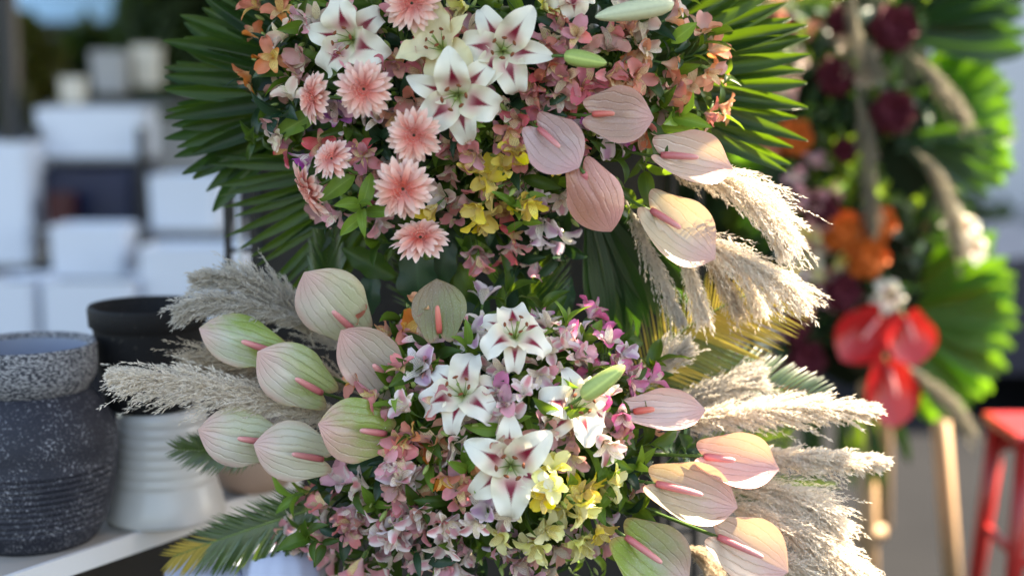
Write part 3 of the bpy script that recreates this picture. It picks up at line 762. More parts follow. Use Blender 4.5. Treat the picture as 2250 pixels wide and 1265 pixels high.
planter(195, 272, 112, 205, 4.4, 0.14, GREYC, 'small grey pot above the long low white planter', .85, 'small pots on the top step')
planter(286, 346, 100, 190, 4.6, 0.12, CREAMC, 'small cream pot beside the grey pot on the top step', .85, 'small pots on the top step')
planter(128, 180, 170, 226, 4.0, 0.10, CREAMC, 'little cream pot behind the long low white planter', .85, 'small pots on the top step')
planter(330, 470, 262, 372, 4.2, 0.25, GREYC, 'grey planter half hidden by the palm fan tips', .92)
# display steps (the boards the planters stand on)
def steps():
    root = thing('display_rack', 'dark display rack whose boards carry the white planters', 'rack', P(200, 760, 4.6).xy.to_3d(), Quaternion())
    o = Vector(root.location)
    def brd(px0, px1, py, Y, d, mat=BOARD):
        Y += 2.0; d *= 1.35; a, b = P(px0, py, Y), P(px1, py, Y); t = 0.025
        part('shelf_board', box('shelf_board', (0, 0, 0), (b.x - a.x, d, t), mat, 0.002), root, loc=Vector(((a.x + b.x) / 2, Y + d / 2 - .01, a.z - t / 2 - .001)) - o)
    brd(-80, 540, 761, 2.18, .34); brd(60, 310, 613, 2.48, .30); brd(70, 320, 501, 2.86, .66); brd(-90, 60, 581, 2.88, .36)
    brd(300, 520, 506, 2.78, .36); brd(60, 330, 346, 3.18, .4); brd(100, 380, 228, 3.98, .9); brd(310, 500, 373, 4.18, .4)
    for px in (-90, 63, 300, 500):
        for Y in (5.0, 6.5):
            p = P(px, 400, Y); part('upright', box('upright', (0, 0, 0), (.05, .05, p.z + .3), BLACK), root, loc=Vector((p.x, Y + .15, (p.z + .3) / 2)) - o)
    back = P(200, 300, 6.9)
    part('back_panel', box('back_panel', (0, 0, 0), (2.5, .02, 1.6), mat_plain('dark_panel', (0.035, 0.042, 0.058), .8, .2, 6)), root, loc=Vector((back.x, 6.95, .81)) - o)
steps()

# ---- near shelf with the pots
SZ = P(90, 1205, 0.06).z                      # shelf top
e0 = PZ(60, 1247, SZ); e1 = PZ(505, 1098, SZ); ed = (e1 - e0).normalized(); back = Vector((-ed.y, ed.x, 0))
sa, sb = e0 - ed * .6, e1 + ed * .25
root = thing('pot_shelf', 'pale grey shelf plank carrying the ceramic pots, white front edge', 'shelf', sa, Quaternion())
def plank(p, q, dep, z0, z1, mat, nm):
    a, b = p - sa, q - sa; c, d = b + back * dep, a + back * dep
    v = [(x.x, x.y, z) for z in (z0, z1) for x in (a, b, c, d)]
    part(nm, mesh(nm, v, [(0, 3, 2, 1), (4, 5, 6, 7), (0, 1, 5, 4), (1, 2, 6, 5), (2, 3, 7, 6), (3, 0, 4, 7)], mat, False), root)
plank(sa, sb, 1.0, -.028, 0, SHELF, 'top_board')
plank(sa - back * .014, sb - back * .014, .0135, -.045, .001, SHELFE, 'front_edge')
for q in (sa + ed * .3 + back * .9, sb - ed * .06 + back * .9):
    part('support_post', box('support_post', (0, 0, 0), (.04, .04, SZ - .05), BLACK), root, loc=Vector((q.x, q.y, (SZ - .05) / 2)) - sa)
# black sheet standing in for the deep shade under the shelf
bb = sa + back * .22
part('under_shelf_shade', mesh('under_shelf_shade', [tuple(Vector((p.x, p.y, z)) - sa) for p, z in ((bb, .02), (bb + ed * 2.4, .02), (bb + ed * 2.4, SZ - .03), (bb, SZ - .03))], [(0, 1, 2, 3)], BLACK, False), root)

def mat_speckle():
    g = G('speckled_glaze'); o = g.obj()
    a = g.noise(g.scalev(o, (1, 1, 1)), 170, 4, .75); b = g.noise(o, 11, 3); c = g.noise(g.scalev(o, (1, 1, 3)), 60, 3)
    f = g.m('MULTIPLY', g.ss(a, 0.55, 0.62), g.ss(g.m('ADD', b, g.m('MULTIPLY', c, .5)),  .58, .95))
    base = g.mix(b, (0.009, 0.011, 0.020), (0.018, 0.020, 0.032))
    cc = g.mix(g.m('MULTIPLY', f, .85), base, (0.42, 0.43, 0.47))
    return g.solid(cc, .6, g.bump(g.m('ADD', a, c), .5, .004), .35)
SPECK = mat_speckle()
def mat_speck_collar():
    g = G('speckled_collar'); o = g.obj()
    a = g.noise(g.scalev(o, (1, 1, 2.2)), 120, 4, .7); b = g.noise(o, 7, 3)
    f = g.ss(a, .44, .58)
    cc = g.mix(g.m('MULTIPLY', f, .75), (0.035, 0.038, 0.05), (0.44, 0.44, 0.45))
    return g.solid(cc, .7, g.bump(a, .8, .005), .3)
COLLAR = mat_speck_collar()
LINER = mat_plain('blue_grey_lining', (0.20, 0.23, 0.30), .4, .1, 8)
# dark speckled pot
Yp = PZ(78, 1182, SZ).y; k = mm(Yp)
pc = P(78, 1182, Yp); pr = lambda px: px * k
root = thing('speckled_pot', 'big dark speckled stoneware pot with grooved belly and rough collar', 'pot', (pc.x, pc.y, SZ), Quaternion())
H = P(78, 752, Yp).z - SZ
prof = [(0, 0), (pr(128), 0), (pr(140), .012), (pr(150), .03)]
for i in range(11):                          # turned grooves on the belly
    z = .045 + i * .0135; f = (z / H)
    r = pr(150 + 42 * math.sin(min(1, f / .50) * math.pi / 2)); prof += [(r - .0026, z), (r, z + .003), (r, z + .0085), (r - .0026, z + .0115)]
for f in (.50, .54, .58, .64, .68, .72, .75, .765):
    prof.append((pr(192 - 60 * max(0, (f - .50) / .265) ** 1.8), f * H))
prof.append((pr(124), .772 * H))
part('body', lathe('pot_body', prof, SPECK, 72), root)
z0 = .772 * H
part('collar', lathe('pot_collar', [(pr(126), z0 - .006), (pr(134), z0 + .004), (pr(150), z0 + .03), (pr(153), z0 + .06), (pr(153), H - .008), (pr(150), H), (pr(138), H - .003), (pr(134), H - .02), (pr(126), z0)], COLLAR, 72), root)
part('lining', lathe('pot_lining', [(pr(133), H - .012), (pr(131), H - .05), (pr(126), H - .11), (0, H - .12)], LINER, 48), root)
# upturned white pot with the black pot on it
Yw = PZ(364, 1130, SZ).y; k = mm(Yw); wc = P(364, 1130, Yw); pr = lambda px: px * k
WP = mat_plain('white_glaze', (0.50, 0.50, 0.49), .28, .08, 5, .5, .08)
root = thing('white_pot', 'glossy white ringed pot turned upside down on the shelf', 'pot', (wc.x, wc.y, SZ), Quaternion())
Hw = P(362, 893, Yw).z - SZ
prof = [(pr(128), 0), (pr(134), .006), (pr(136), .016), (pr(128), .045), (pr(118), .085)]
for i in range(7):
    z = .09 + i * (Hw - .10) / 7; r = pr(117 - 21 * (z - .09) / (Hw - .09)); prof += [(r - .0012, z), (r + .0004, z + .003), (r - pr(1.8), z + (Hw - .1) / 7 - .003)]
prof += [(pr(94), Hw - .004), (pr(88), Hw), (0, Hw)]
part('body', lathe('ringed_body', prof, WP, 64), root)
BP = G('black_stoneware'); o_ = BP.obj(); a_ = BP.noise(o_, 70, 4, .7)
BP = BP.solid(BP.mix(BP.m('MULTIPLY', BP.ss(a_, .60, .72), .35), (0.006, 0.006, 0.007), (0.16, 0.15, 0.12)), .75, BP.bump(a_, .5, .003), .3)
root = thing('black_pot', 'matt black wide-mouthed pot standing on the upturned white pot', 'pot', (wc.x - .025, wc.y, SZ + Hw + .001), Quaternion())
Hb = P(335, 668, Yw).z - SZ - Hw
part('body', lathe('black_pot_body', [(0, 0), (pr(92), 0), (pr(100), .01), (pr(116), Hb * .5), (pr(120), Hb * .76), (pr(122), Hb * .79), (pr(129), Hb * .81), (pr(131), Hb * .97), (pr(128), Hb), (pr(119), Hb - .002), (pr(114), Hb * .75), (pr(100), Hb * .2), (0, Hb * .18)], BP, 64), root)
Yb = PZ(560, 1070, SZ).y; k = mm(Yb); bc = P(560, 1070, Yb); pr = lambda px: px * k
root = thing('beige_bowl', 'plain beige round-bottomed bowl on the shelf beneath the anthuriums', 'bowl', (bc.x, bc.y, SZ), Quaternion())
Hc = max(.12, P(560, 930, Yb).z - SZ)
part('body', lathe('bowl_body', [(0, 0), (pr(60), 0), (pr(72), .006), (pr(92), .035), (pr(106), .08), (pr(112), Hc), (pr(107), Hc + .002), (pr(100), .07), (0, .02)], mat_plain('beige_clay', (0.36, 0.26, 0.20), .6, .12, 10), 56), root)

# pale blue sacks below the bouquet
SACK = mat_plain('pale_blue_plastic', (0.38, 0.42, 0.56), .3, .1, 6, .5, .1)
def sack(px, py, Y, w, h, label, seed):
    c = P(px, py, Y); h = c.z; wv = np.random.default_rng(seed).uniform(0, 6, 6)
    m_ = lathe('sack', [(0, -h), (w * .95, -h), (w, -h * .6), (w * .98, -h * .2), (w * .86, -.02), (w * .55, .006), (w * .2, .012), (0, .012)], SACK, 60, True,
               lambda a, z: .05 * math.sin(3 * a + wv[0] + z * 9) + .03 * math.sin(7 * a + wv[1] + z * 20) + .02 * math.sin(13 * a + wv[2]))
    o = bpy.data.objects.new('plastic_sack', m_); col.objects.link(o); o.location = c
    tag(o, label, 'sack', 'pale blue plastic sacks under the bouquet')
fl = P(560, 1235, -.02).z
sack(470, 1238, 0.02, .13, .8, 'pale blue plastic sack under the yellow-tipped cycas frond', 3)
sack(628, 1196, -0.02, .10, .8, 'pale blue plastic sack beneath the hanging pale alstroemeria', 5)

# ---- flower stand, foam blocks, added dark backing
FU = P(1060, 200, 0.06); FLO = P(1090, 985, 0.06)
MOSS = mat_plain('dark_moss', (0.010, 0.020, 0.009), .95, .4, 40, .1, .8)
root = thing('flower_stand', 'tall black metal flower stand with barred sides and added dark backing', 'stand', (0, .68, 0), Quaternion())
so = Vector((0, .68, 0))
for px, m_, w in ((497, BLACK, .016), (556, BLACK, .020), (1480, BLACK, .02), (1540, BLACK, .016)):
    p = P(px, 400, .70); part('post', box('post', (0, 0, 0), (w, .02, 2.5), m_), root, loc=Vector((p.x, .70, 1.25)) - so)
p = P(525, 400, .69); part('pale_rod', tube('pale_rod', [Vector((0, 0, .0)), Vector((0, 0, 1)), Vector((0, 0, 2.5))], .006, mat_plain('pale_steel', (.35, .36, .38), .3, .1, 20, .5, .05, .7), 8), root, loc=Vector((p.x, .68, 0)) - so)
for i in range(13):
    z = .15 + i * .19
    for a, b in ((497, 556), (1480, 1540)):
        A, B = P(a, 400, .70), P(b, 400, .70)
        part('rung', box('rung', (0, 0, 0), (B.x - A.x - .02, .012, .012), BLACK), root, loc=Vector(((A.x + B.x) / 2, .70, z)) - so)
A, B = P(570, 400, .72), P(1466, 400, .72)
part('back_panel', box('back_panel', (0, 0, 0), (B.x - A.x, .012, 2.3), BLACK), root, loc=Vector(((A.x + B.x) / 2, .73, 1.2)) - so)  # added black sheet, stands in for the dark gaps behind the flowers
for z in (.12, 2.45):
    part('crossbar', box('crossbar', (0, 0, 0), (P(1540, 400, .70).x - P(497, 400, .70).x, .018, .025), BLACK), root, loc=Vector((P(1018, 400, .70).x, .715, z)) - so)
for c_ in (P(900, 200, .1), P(1220, 200, .1), P(960, 985, .1), P(1220, 985, .1)):
    part('bracket', box('bracket', (0, 0, 0), (.02, .60, .02), BLACK), root, loc=Vector((c_.x, .42, c_.z)) - so)
def foam(c, rx, rz, ry, label):
    me = lathe('foam_block', [(0.0, -1), (.5, -.87), (.85, -.5), (1, 0), (.85, .5), (.5, .87), (0.0, 1)], MOSS, 28, True, lambda a, z: .06 * math.sin(5 * a + 3 * z))
    o = bpy.data.objects.new('foam_block', me); col.objects.link(o); o.location = c; o.scale = (rx, ry, rz); tag(o, label, 'floral foam')
foam(FU, .33, .27, .13, 'dark mossy foam block holding the stems of the upper arrangement')
foam(FLO, .27, .24, .17, 'dark mossy foam block holding the stems of the lower arrangement')

# =================================================================== PALM LEAVES AND FRONDS
fan_leaf((815, 195), .13, 440, 100, 207, 3.7, 'broad green fan palm leaf behind the orange alstroemerias of the upper arrangement', W=.038, droop=10, blunt=2.6, cone=.05, fold=.5, petiole=Vector((.2, .1, -.2)))
fan_leaf((905, 345), .10, 445, 180, 240, 4.0, 'splayed narrow fan palm leaf above the cream pampas and below the gerberas', W=.027, droop=14, blunt=1.5, cone=.0, petiole=Vector((.15, .08, -.1)), radj=.05)
fan_leaf((700, 230), .20, 330, 150, 225, 6.2, 'darker fan palm leaf layered behind the other leaves near the black stand', W=.055, mat=PALM_DARK, droop=10, petiole=Vector((.3, .06, -.1)))
fan_leaf((1290, 175), .12, 490, -30, 45, 4.0, 'backlit green fan palm leaf behind the peach alstroemerias', W=.036, droop=8, fold=.5, blunt=2.2, cone=.05, petiole=Vector((-.2, .1, -.2)), radj=.03)
fan_leaf((1290, 420), .04, 340, -86, -40, 5.5, 'broad dark pleated palm blade below the drooping anthurium', W=.085, mat=PALM_DARK, droop=6, blunt=2.0, fold=.2, petiole=Vector((-.1, .1, .05)))
fan_leaf((1060, 190), .24, 520, 20, 160, 8, 'dark fan palm leaf at the very back of the upper arrangement', W=.06, mat=PALM_DARK, droop=6, petiole=Vector((0, .06, -.4)))
cg = 'cycas fronds around the lower arrangement'
cycas([(1160, 735), (1166, 620), (1172, 470)], [.02, .03, .05], 'upright dark cycas frond between the two bouquets', 190, 40, .030, [CYCAS, CYCAS], 44, group=cg, vee=22)
cycas([(1345, 860), (1540, 700), (1745, 615)], [.0, .03, .06], 'olive and straw coloured cycas frond under the hanging pampas', 215, 60, .024, [CYCAS_O, CYCAS_O, CYCAS_Y], 66, (1, .55), group=cg, vee=10, tipmat=CYCAS_Y, tipfrom=.45, taper=.25)
cycas([(1400, 905), (1570, 850), (1800, 872)], [.0, .04, .05], 'sunlit glossy cycas frond above the upper cream pampas pair', 150, 44, .045, [CYCAS_G], 60, (.4, 1), group=cg, vee=10, taper=.2, lean=(.5, -.65, .6))
cycas([(800, 1085), (590, 1148), (380, 1222)], [-.10, -.06, -.05], 'dark cycas frond with yellow tip lying over the shelf', 170, 62, .034, [CYCAS], 50, (.72, 1), group=cg, vee=10, tipmat=CYCAS_Y, tipfrom=.80, taper=.35)
cycas([(600, 960), (500, 985), (385, 985)], [.0, .0, .0], 'small cycas tip poking out beside the white pot', 95, 30, .05, [CYCAS], 50, group=cg, taper=.3)
cycas([(715, 690), (718, 590), (722, 475)], [.06, .08, .08], 'small dark cycas frond standing behind the biggest pale anthurium', 120, 26, .045, [CYCAS], 34, group=cg)
cycas([(1480, 1010), (1610, 985), (1735, 955)], [.03, .05, .05], 'short lit cycas frond between the two cream pampas plumes', 95, 30, .05, [CYCAS], 55, group=cg)
cycas([(1560, 1090), (1690, 1075), (1835, 1065)], [.04, .06, .06], 'thin cycas frond just above the lowest cream pampas', 80, 34, .05, [CYCAS], 50, group=cg)
cycas([(985, 720), (940, 610), (900, 480)], [.07, .08, .09], 'shadowed cycas frond below the lowest gerbera', 190, 34, .03, [CYCAS], 42, group=cg)
dl = 'dark leaves between the bouquets'
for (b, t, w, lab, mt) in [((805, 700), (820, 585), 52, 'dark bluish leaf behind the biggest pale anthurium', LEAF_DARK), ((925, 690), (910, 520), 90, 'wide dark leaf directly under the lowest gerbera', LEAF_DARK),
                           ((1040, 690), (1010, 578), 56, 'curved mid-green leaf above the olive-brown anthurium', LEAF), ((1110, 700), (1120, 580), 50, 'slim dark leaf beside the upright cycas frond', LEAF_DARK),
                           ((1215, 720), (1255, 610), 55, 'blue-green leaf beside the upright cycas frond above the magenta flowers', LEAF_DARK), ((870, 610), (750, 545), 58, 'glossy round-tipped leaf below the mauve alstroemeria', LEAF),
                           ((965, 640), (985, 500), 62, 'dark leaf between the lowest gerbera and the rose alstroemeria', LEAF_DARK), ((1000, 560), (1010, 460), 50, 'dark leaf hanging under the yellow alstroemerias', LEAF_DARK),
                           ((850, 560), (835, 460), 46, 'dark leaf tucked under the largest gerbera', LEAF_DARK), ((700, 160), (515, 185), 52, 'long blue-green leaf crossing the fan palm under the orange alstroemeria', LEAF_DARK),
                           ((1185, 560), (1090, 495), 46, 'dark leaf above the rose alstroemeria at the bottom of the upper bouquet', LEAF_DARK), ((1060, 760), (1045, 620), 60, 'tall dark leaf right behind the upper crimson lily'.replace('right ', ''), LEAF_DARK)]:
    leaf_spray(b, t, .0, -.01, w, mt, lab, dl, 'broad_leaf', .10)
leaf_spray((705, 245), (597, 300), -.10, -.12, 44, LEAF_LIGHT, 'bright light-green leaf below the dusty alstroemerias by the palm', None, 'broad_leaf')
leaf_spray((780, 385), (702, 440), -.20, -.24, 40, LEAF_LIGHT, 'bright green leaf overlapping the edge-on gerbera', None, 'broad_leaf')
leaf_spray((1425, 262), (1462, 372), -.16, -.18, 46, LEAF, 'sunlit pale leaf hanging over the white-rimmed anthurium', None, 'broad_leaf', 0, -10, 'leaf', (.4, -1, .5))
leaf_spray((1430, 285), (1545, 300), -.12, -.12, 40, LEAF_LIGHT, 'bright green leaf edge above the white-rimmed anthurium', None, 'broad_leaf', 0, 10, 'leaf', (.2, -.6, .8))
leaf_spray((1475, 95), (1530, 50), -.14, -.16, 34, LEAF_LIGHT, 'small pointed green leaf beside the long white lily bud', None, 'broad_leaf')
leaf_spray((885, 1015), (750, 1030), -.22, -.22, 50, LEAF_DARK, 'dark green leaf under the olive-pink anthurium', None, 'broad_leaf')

# =================================================================== ANTHURIUMS
ga, gb, gc = 'anthuriums of the upper arrangement', 'pale anthuriums above the ceramic pots', 'anthuriums among the cream pampas'
SPG = mat_spadix('spadix_coral', (0.55, 0.10, 0.08), (0.66, 0.22, 0.16))
LM = []                                  # landmarks (px, py, short name) for describing neighbours
def anth(b, t, w, Yb, Yt, c, gr, lab, short, grp, fo, **kw):
    anthurium(b, t, w, Yb, Yt, c, gr, lab, grp, fo, **kw); LM.append(((b[0] + t[0]) / 2, (b[1] + t[1]) / 2, short))
anth((1302, 252), (1430, 262), 128, -.25, -.24, (.42, .27, .23), .05, 'dusty pink anthurium with one sunlit peach edge beside its paler twin', 'the peach-edged anthurium', ga, FU, cup=.30, lean=(.1, -1, .25), spad=.38, seed=1, spmat=SPG)
anth((1184, 283), (1270, 368), 132, -.27, -.29, (.46, .32, .32), .0, 'mauve-pink anthurium cupped upward, closest to the white lilies', 'the mauve anthurium', ga, FU, cup=.30, lean=(-.1, -1, .25), spad=.60, seed=2)
anth((1283, 380), (1345, 508), 128, -.29, -.28, (.46, .20, .16), .0, 'smooth salmon-brown anthurium hanging tip down, its spadix hidden', 'the drooping salmon anthurium', ga, FU, cup=-.32, lean=(.0, -1, .15), seed=4, back=True, tipbend=-.1, spad=.5)
anth((1450, 342), (1598, 378), 122, -.17, -.13, (.60, .46, .41), .1, 'pink anthurium with white rolled rim and a yellow sunlit patch', 'the white-rimmed anthurium', ga, FU, cup=.42, lean=(.15, -1, .45), spad=.50, seed=3)
anth((1428, 462), (1556, 568), 150, -.16, -.14, (.62, .50, .42), .22, 'cream-pink anthurium with a yellow upper edge in front of the hanging pampas', 'the yellow-edged anthurium', ga, FU, cup=.45, lean=(.1, -1, .4), seed=5, spad=.45)
anth((775, 722), (672, 606), 158, -.16, -.20, (.60, .54, .46), .42, 'biggest pale cream and green anthurium, tip pointing up', 'the biggest pale anthurium', gb, FLO, cup=-.20, lean=(-.15, -1, .2), spad=.50, seed=1)
anth((597, 772), (442, 722), 118, -.14, -.16, (.46, .50, .40), .95, 'grey-green striped anthurium in front of the black pot', 'the grey-green anthurium', gb, FLO, cup=-.22, lean=(-.2, -1, .35), spad=.48, seed=2)
anth((706, 862), (571, 777), 142, -.19, -.22, (.60, .55, .47), .80, 'round pale anthurium with green lower half, overlapping the grey-green one', 'the round half-green anthurium', gb, FLO, cup=-.18, lean=(-.1, -1, .25), spad=.50, seed=3)
anth((862, 840), (752, 728), 135, -.21, -.25, (.50, .40, .36), .18, 'greyish pink anthurium partly behind orange alstroemeria and leaves', 'the greyish pink anthurium', gb, FLO, cup=.12, lean=(0, -1, .2), spad=.50, seed=4)
anth((966, 732), (960, 617), 124, -.22, -.18, (.20, .17, .09), .30, 'olive-brown anthurium standing upright at the back of the lower bouquet', 'the olive-brown anthurium', gb, FLO, olive=True, cup=.15, lean=(0, -1, -.1), spad=.52, seed=5, spmat=SPG)
anth((845, 952), (706, 932), 148, -.28, -.33, (.50, .36, .26), .95, 'olive and pink anthurium touched by a pink alstroemeria', 'the olive-pink anthurium', gb, FLO, cup=-.15, lean=(-.05, -1, .25), spad=.52, seed=6)
anth((590, 972), (440, 945), 138, -.18, -.21, (.58, .54, .46), .45, 'striped pale anthurium in front of the white pot', 'the striped pale anthurium', gb, FLO, cup=-.18, lean=(-.2, -1, .25), spad=.52, seed=7)
anth((708, 1008), (563, 978), 138, -.22, -.25, (.62, .57, .47), .28, 'nearest round cream anthurium in front of the beige bowl'.replace('nearest ', ''), 'the round cream anthurium', gb, FLO, cup=-.20, lean=(-.1, -1, .25), spad=.54, seed=8)
anth((1392, 905), (1542, 905), 100, -.23, -.21, (.64, .48, .46), .0, 'pink-white anthurium beside the bright magenta alstroemeria', 'the anthurium by the magenta blooms', gc, FLO, cup=.40, lean=(.0, -1, .55), spad=.30, seed=2, spmat=SPG)
anth((1545, 1002), (1697, 1030), 124, -.24, -.20, (.66, .38, .36), .0, 'rosy anthurium with strongly veined tip under the upper pampas pair', 'the rosy veined anthurium', gc, FLO, cup=.45, lean=(.1, -1, .35), spad=.40, seed=3)
anth((1440, 1062), (1606, 1114), 140, -.28, -.25, (.58, .40, .35), .35, 'pink-green anthurium with bright white lower rim', 'the white-bottomed anthurium', gc, FLO, cup=.45, lean=(.1, -1, .4), spad=.56, seed=4)
anth((1374, 1178), (1500, 1275), 168, -.30, -.29, (.36, .36, .24), 1.0, 'greenest anthurium with pink spadix at the bottom edge', 'the greenest anthurium', gc, FLO, cup=.42, lean=(.0, -1, .35), spad=.58, seed=5)
anth((1576, 1178), (1718, 1252), 152, -.27, -.25, (.62, .45, .40), .2, 'cream-pink anthurium next to the lowest pampas plume', 'the anthurium by the lowest pampas', gc, FLO, cup=.38, lean=(.1, -1, .35), spad=.62, seed=6)

# =================================================================== LILIES
gl_, gl2 = 'white lilies of the upper arrangement', 'white lilies of the lower arrangement'
def lil(px, py, Y, n, Rr, roll, lab, short, grp, fo, kind='w', v=None):
    lily(px, py, Y, n, Rr, roll, lab, grp, fo, kind, v); LM.append((px, py, short))
lil(762, 88, -.20, (-.45, -1, -.05), 98, 105, 'white lily turned aside, half hidden behind a gerbera', 'the half-hidden lily', gl_, FU)
lil(1105, 108, -.26, (.05, -1, .1), 100, 53, 'largest fully open white lily with pink star, facing forward', 'the fully open upper lily', gl_, FU, 'w', [0, 1, 2, 1, 2, 0])
lil(1002, 212, -.28, (-.1, -1, -.1), 104, 100, 'white lily with pink star just above two gerberas', 'the lily above the gerberas', gl_, FU, 'w', [0, 0, 1, 1, 2, 2])
lil(962, 96, -.235, (-.35, -.9, .5), 88, 90, 'yellowish young lily without pink star behind the open white lilies', 'the yellowish lily', gl_, FU, 'y')
lil(1258, -32, -.20, (.05, -1, -.25), 82, 275, 'topmost white lily with only two hanging petals in view', 'the topmost lily', gl_, FU)
lil(1122, 1024, -.36, (0, -1, .22), 112, 35, 'lowest and largest white lily facing forward with wide pink star', 'the lowest lily', gl2, FLO, 'w', [0, 0, 0, 1, 1, 0])
lil(1012, 858, -.32, (-.2, -.8, .62), 98, 85, 'white lily with crimson streaks opening upward above pink alstroemerias', 'the upward crimson lily', gl2, FLO, 'c', [0, 0, 1, 1, 2, 2])
lil(1272, 892, -.31, (.3, -.9, .45), 96, 40, 'white lily with petals bent back beside the green bud', 'the lily by the green bud', gl2, FLO, 'c', [1, 0, 1, 2, 0, 2])
lil(1132, 728, -.31, (.05, -.72, .75), 92, 90, 'white lily with crimson streaks at the top of the lower bouquet', 'the top crimson lily', gl2, FLO, 'c', [1, 1, 1, 2, 2, 2])
bl = 'lily buds'
lily_bud((1480, 8), (1308, 38), -.22, -.26, 'w', 1.0, 'long white and green lily bud near the top edge', bl, FU)
lily_bud((1240, 122), (1333, 140), -.27, -.30, 'g', 1.55, 'short green lily bud with pale tip in the upper bouquet', bl, FU)
lily_bud((1278, 872), (1373, 803), -.33, -.34, 'g', 1.5, 'bright green lily bud rising beside a white lily in the lower bouquet', bl, FLO)
LM += [(1400, 25, 'the long white bud'), (1290, 132, 'the upper green bud'), (1325, 838, 'the lower green bud')]

# =================================================================== GERBERAS
gg = 'peach pink gerberas of the upper arrangement'
for px, py, Y, n, Rr, lab, short in [
    (905, 8, -.24, (0, -1, .1), 62, 'topmost gerbera with a dark green eye, cut by the top edge', 'the topmost gerbera'),
    (800, 196, -.30, (-.1, -1, .0), 63, 'pink gerbera in front of the half-hidden lily', 'the gerbera under the half-hidden lily'),
    (690, 214, -.24, (-.95, -.75, .05), 60, 'gerbera turned sideways towards the fan palm', 'the sideways gerbera'),
    (910, 297, -.32, (-.05, -1, -.05), 61, 'round full-face gerbera just below the lily', 'the full-face gerbera'),
    (730, 350, -.27, (-.45, -.85, .55), 50, 'small gerbera tilted upward above the bright leaf', 'the small tilted gerbera'),
    (682, 418, -.24, (-.85, -.38, -.45), 68, 'gerbera seen nearly edge-on, lowest beside the palm', 'the edge-on gerbera'),
    (886, 415, -.33, (-.1, -1, .0), 69, 'largest gerbera, pale petal tips, facing forward', 'the largest gerbera'),
    (924, 524, -.27, (-.05, -.60, .80), 66, 'lowest gerbera, darker salmon and foreshortened', 'the lowest gerbera')]:
    gerbera(px, py, Y, n, Rr * 1.08, lab, gg, FU, random.uniform(0, 30)); LM.append((px, py, short))
# =================================================================== ALSTROEMERIAS AND GREENERY
LM += [(1110, 1330, 'the bottom edge of the photo'), (1590, 440, 'the hanging pampas'), (500, 110, 'the broad fan palm'), (1650, 150, 'the backlit fan palm'), (430, 1200, 'the yellow-tipped cycas frond'), (1160, 600, 'the upright cycas frond'), (1100, -60, 'the top edge of the photo')]
USED = set()
def neighbour_label(px, py, head):
    ns = sorted(LM, key=lambda l: (l[0] - px) ** 2 + (l[1] - py) ** 2)[:9]
    cands = []
    for i in range(len(ns)):
        for j in range(i + 1, len(ns)):
            a, b = ns[i], ns[j]
            va, vb = Vector((a[0] - px, a[1] - py)), Vector((b[0] - px, b[1] - py))
            if va.length < 1 or vb.length < 1: continue
            c = va.normalized().dot(vb.normalized())
            if c < .35: cands.append((va.length + vb.length + 60 * c, f'{head} between {a[2]} and {b[2]}'))
    for a in ns:
        dy = py - a[1]; dx = px - a[0]; d = math.hypot(dx, dy)
        if abs(dy) > abs(dx): cands.append((d * 2.0 + 30, f'{head} {"just below" if dy > 0 else "just above"} {a[2]}'))
        else: cands.append((d * 2.0 + 60, f'{head} beside {a[2]}'))
    for _, l in sorted(cands):
        if l not in USED and len(l.split()) <= 16: USED.add(l); return l
    return head + ' deep among the flowers'
class Dome:
    def __init__(s, cx, cy, rx, ry, Y0, dep): s.__dict__.update(cx=cx, cy=cy, rx=rx, ry=ry, Y0=Y0, dep=dep)
    def at(s, px, py, deep=0.0):
        u, v = (px - s.cx) / s.rx, (py - s.cy) / s.ry; r = min(.98, math.hypot(u, v))
        Y = s.Y0 - s.dep * math.sqrt(1 - r * r) + deep
        return P(px, py, Y), Vector((u * .9, -1.0 * math.sqrt(1 - r * r * .8), -v * .8 + .12)), r
UP = Dome(1060, 190, 600, 450, .06, .30); LO = Dome(1070, 990, 520, 400, .02, .36)
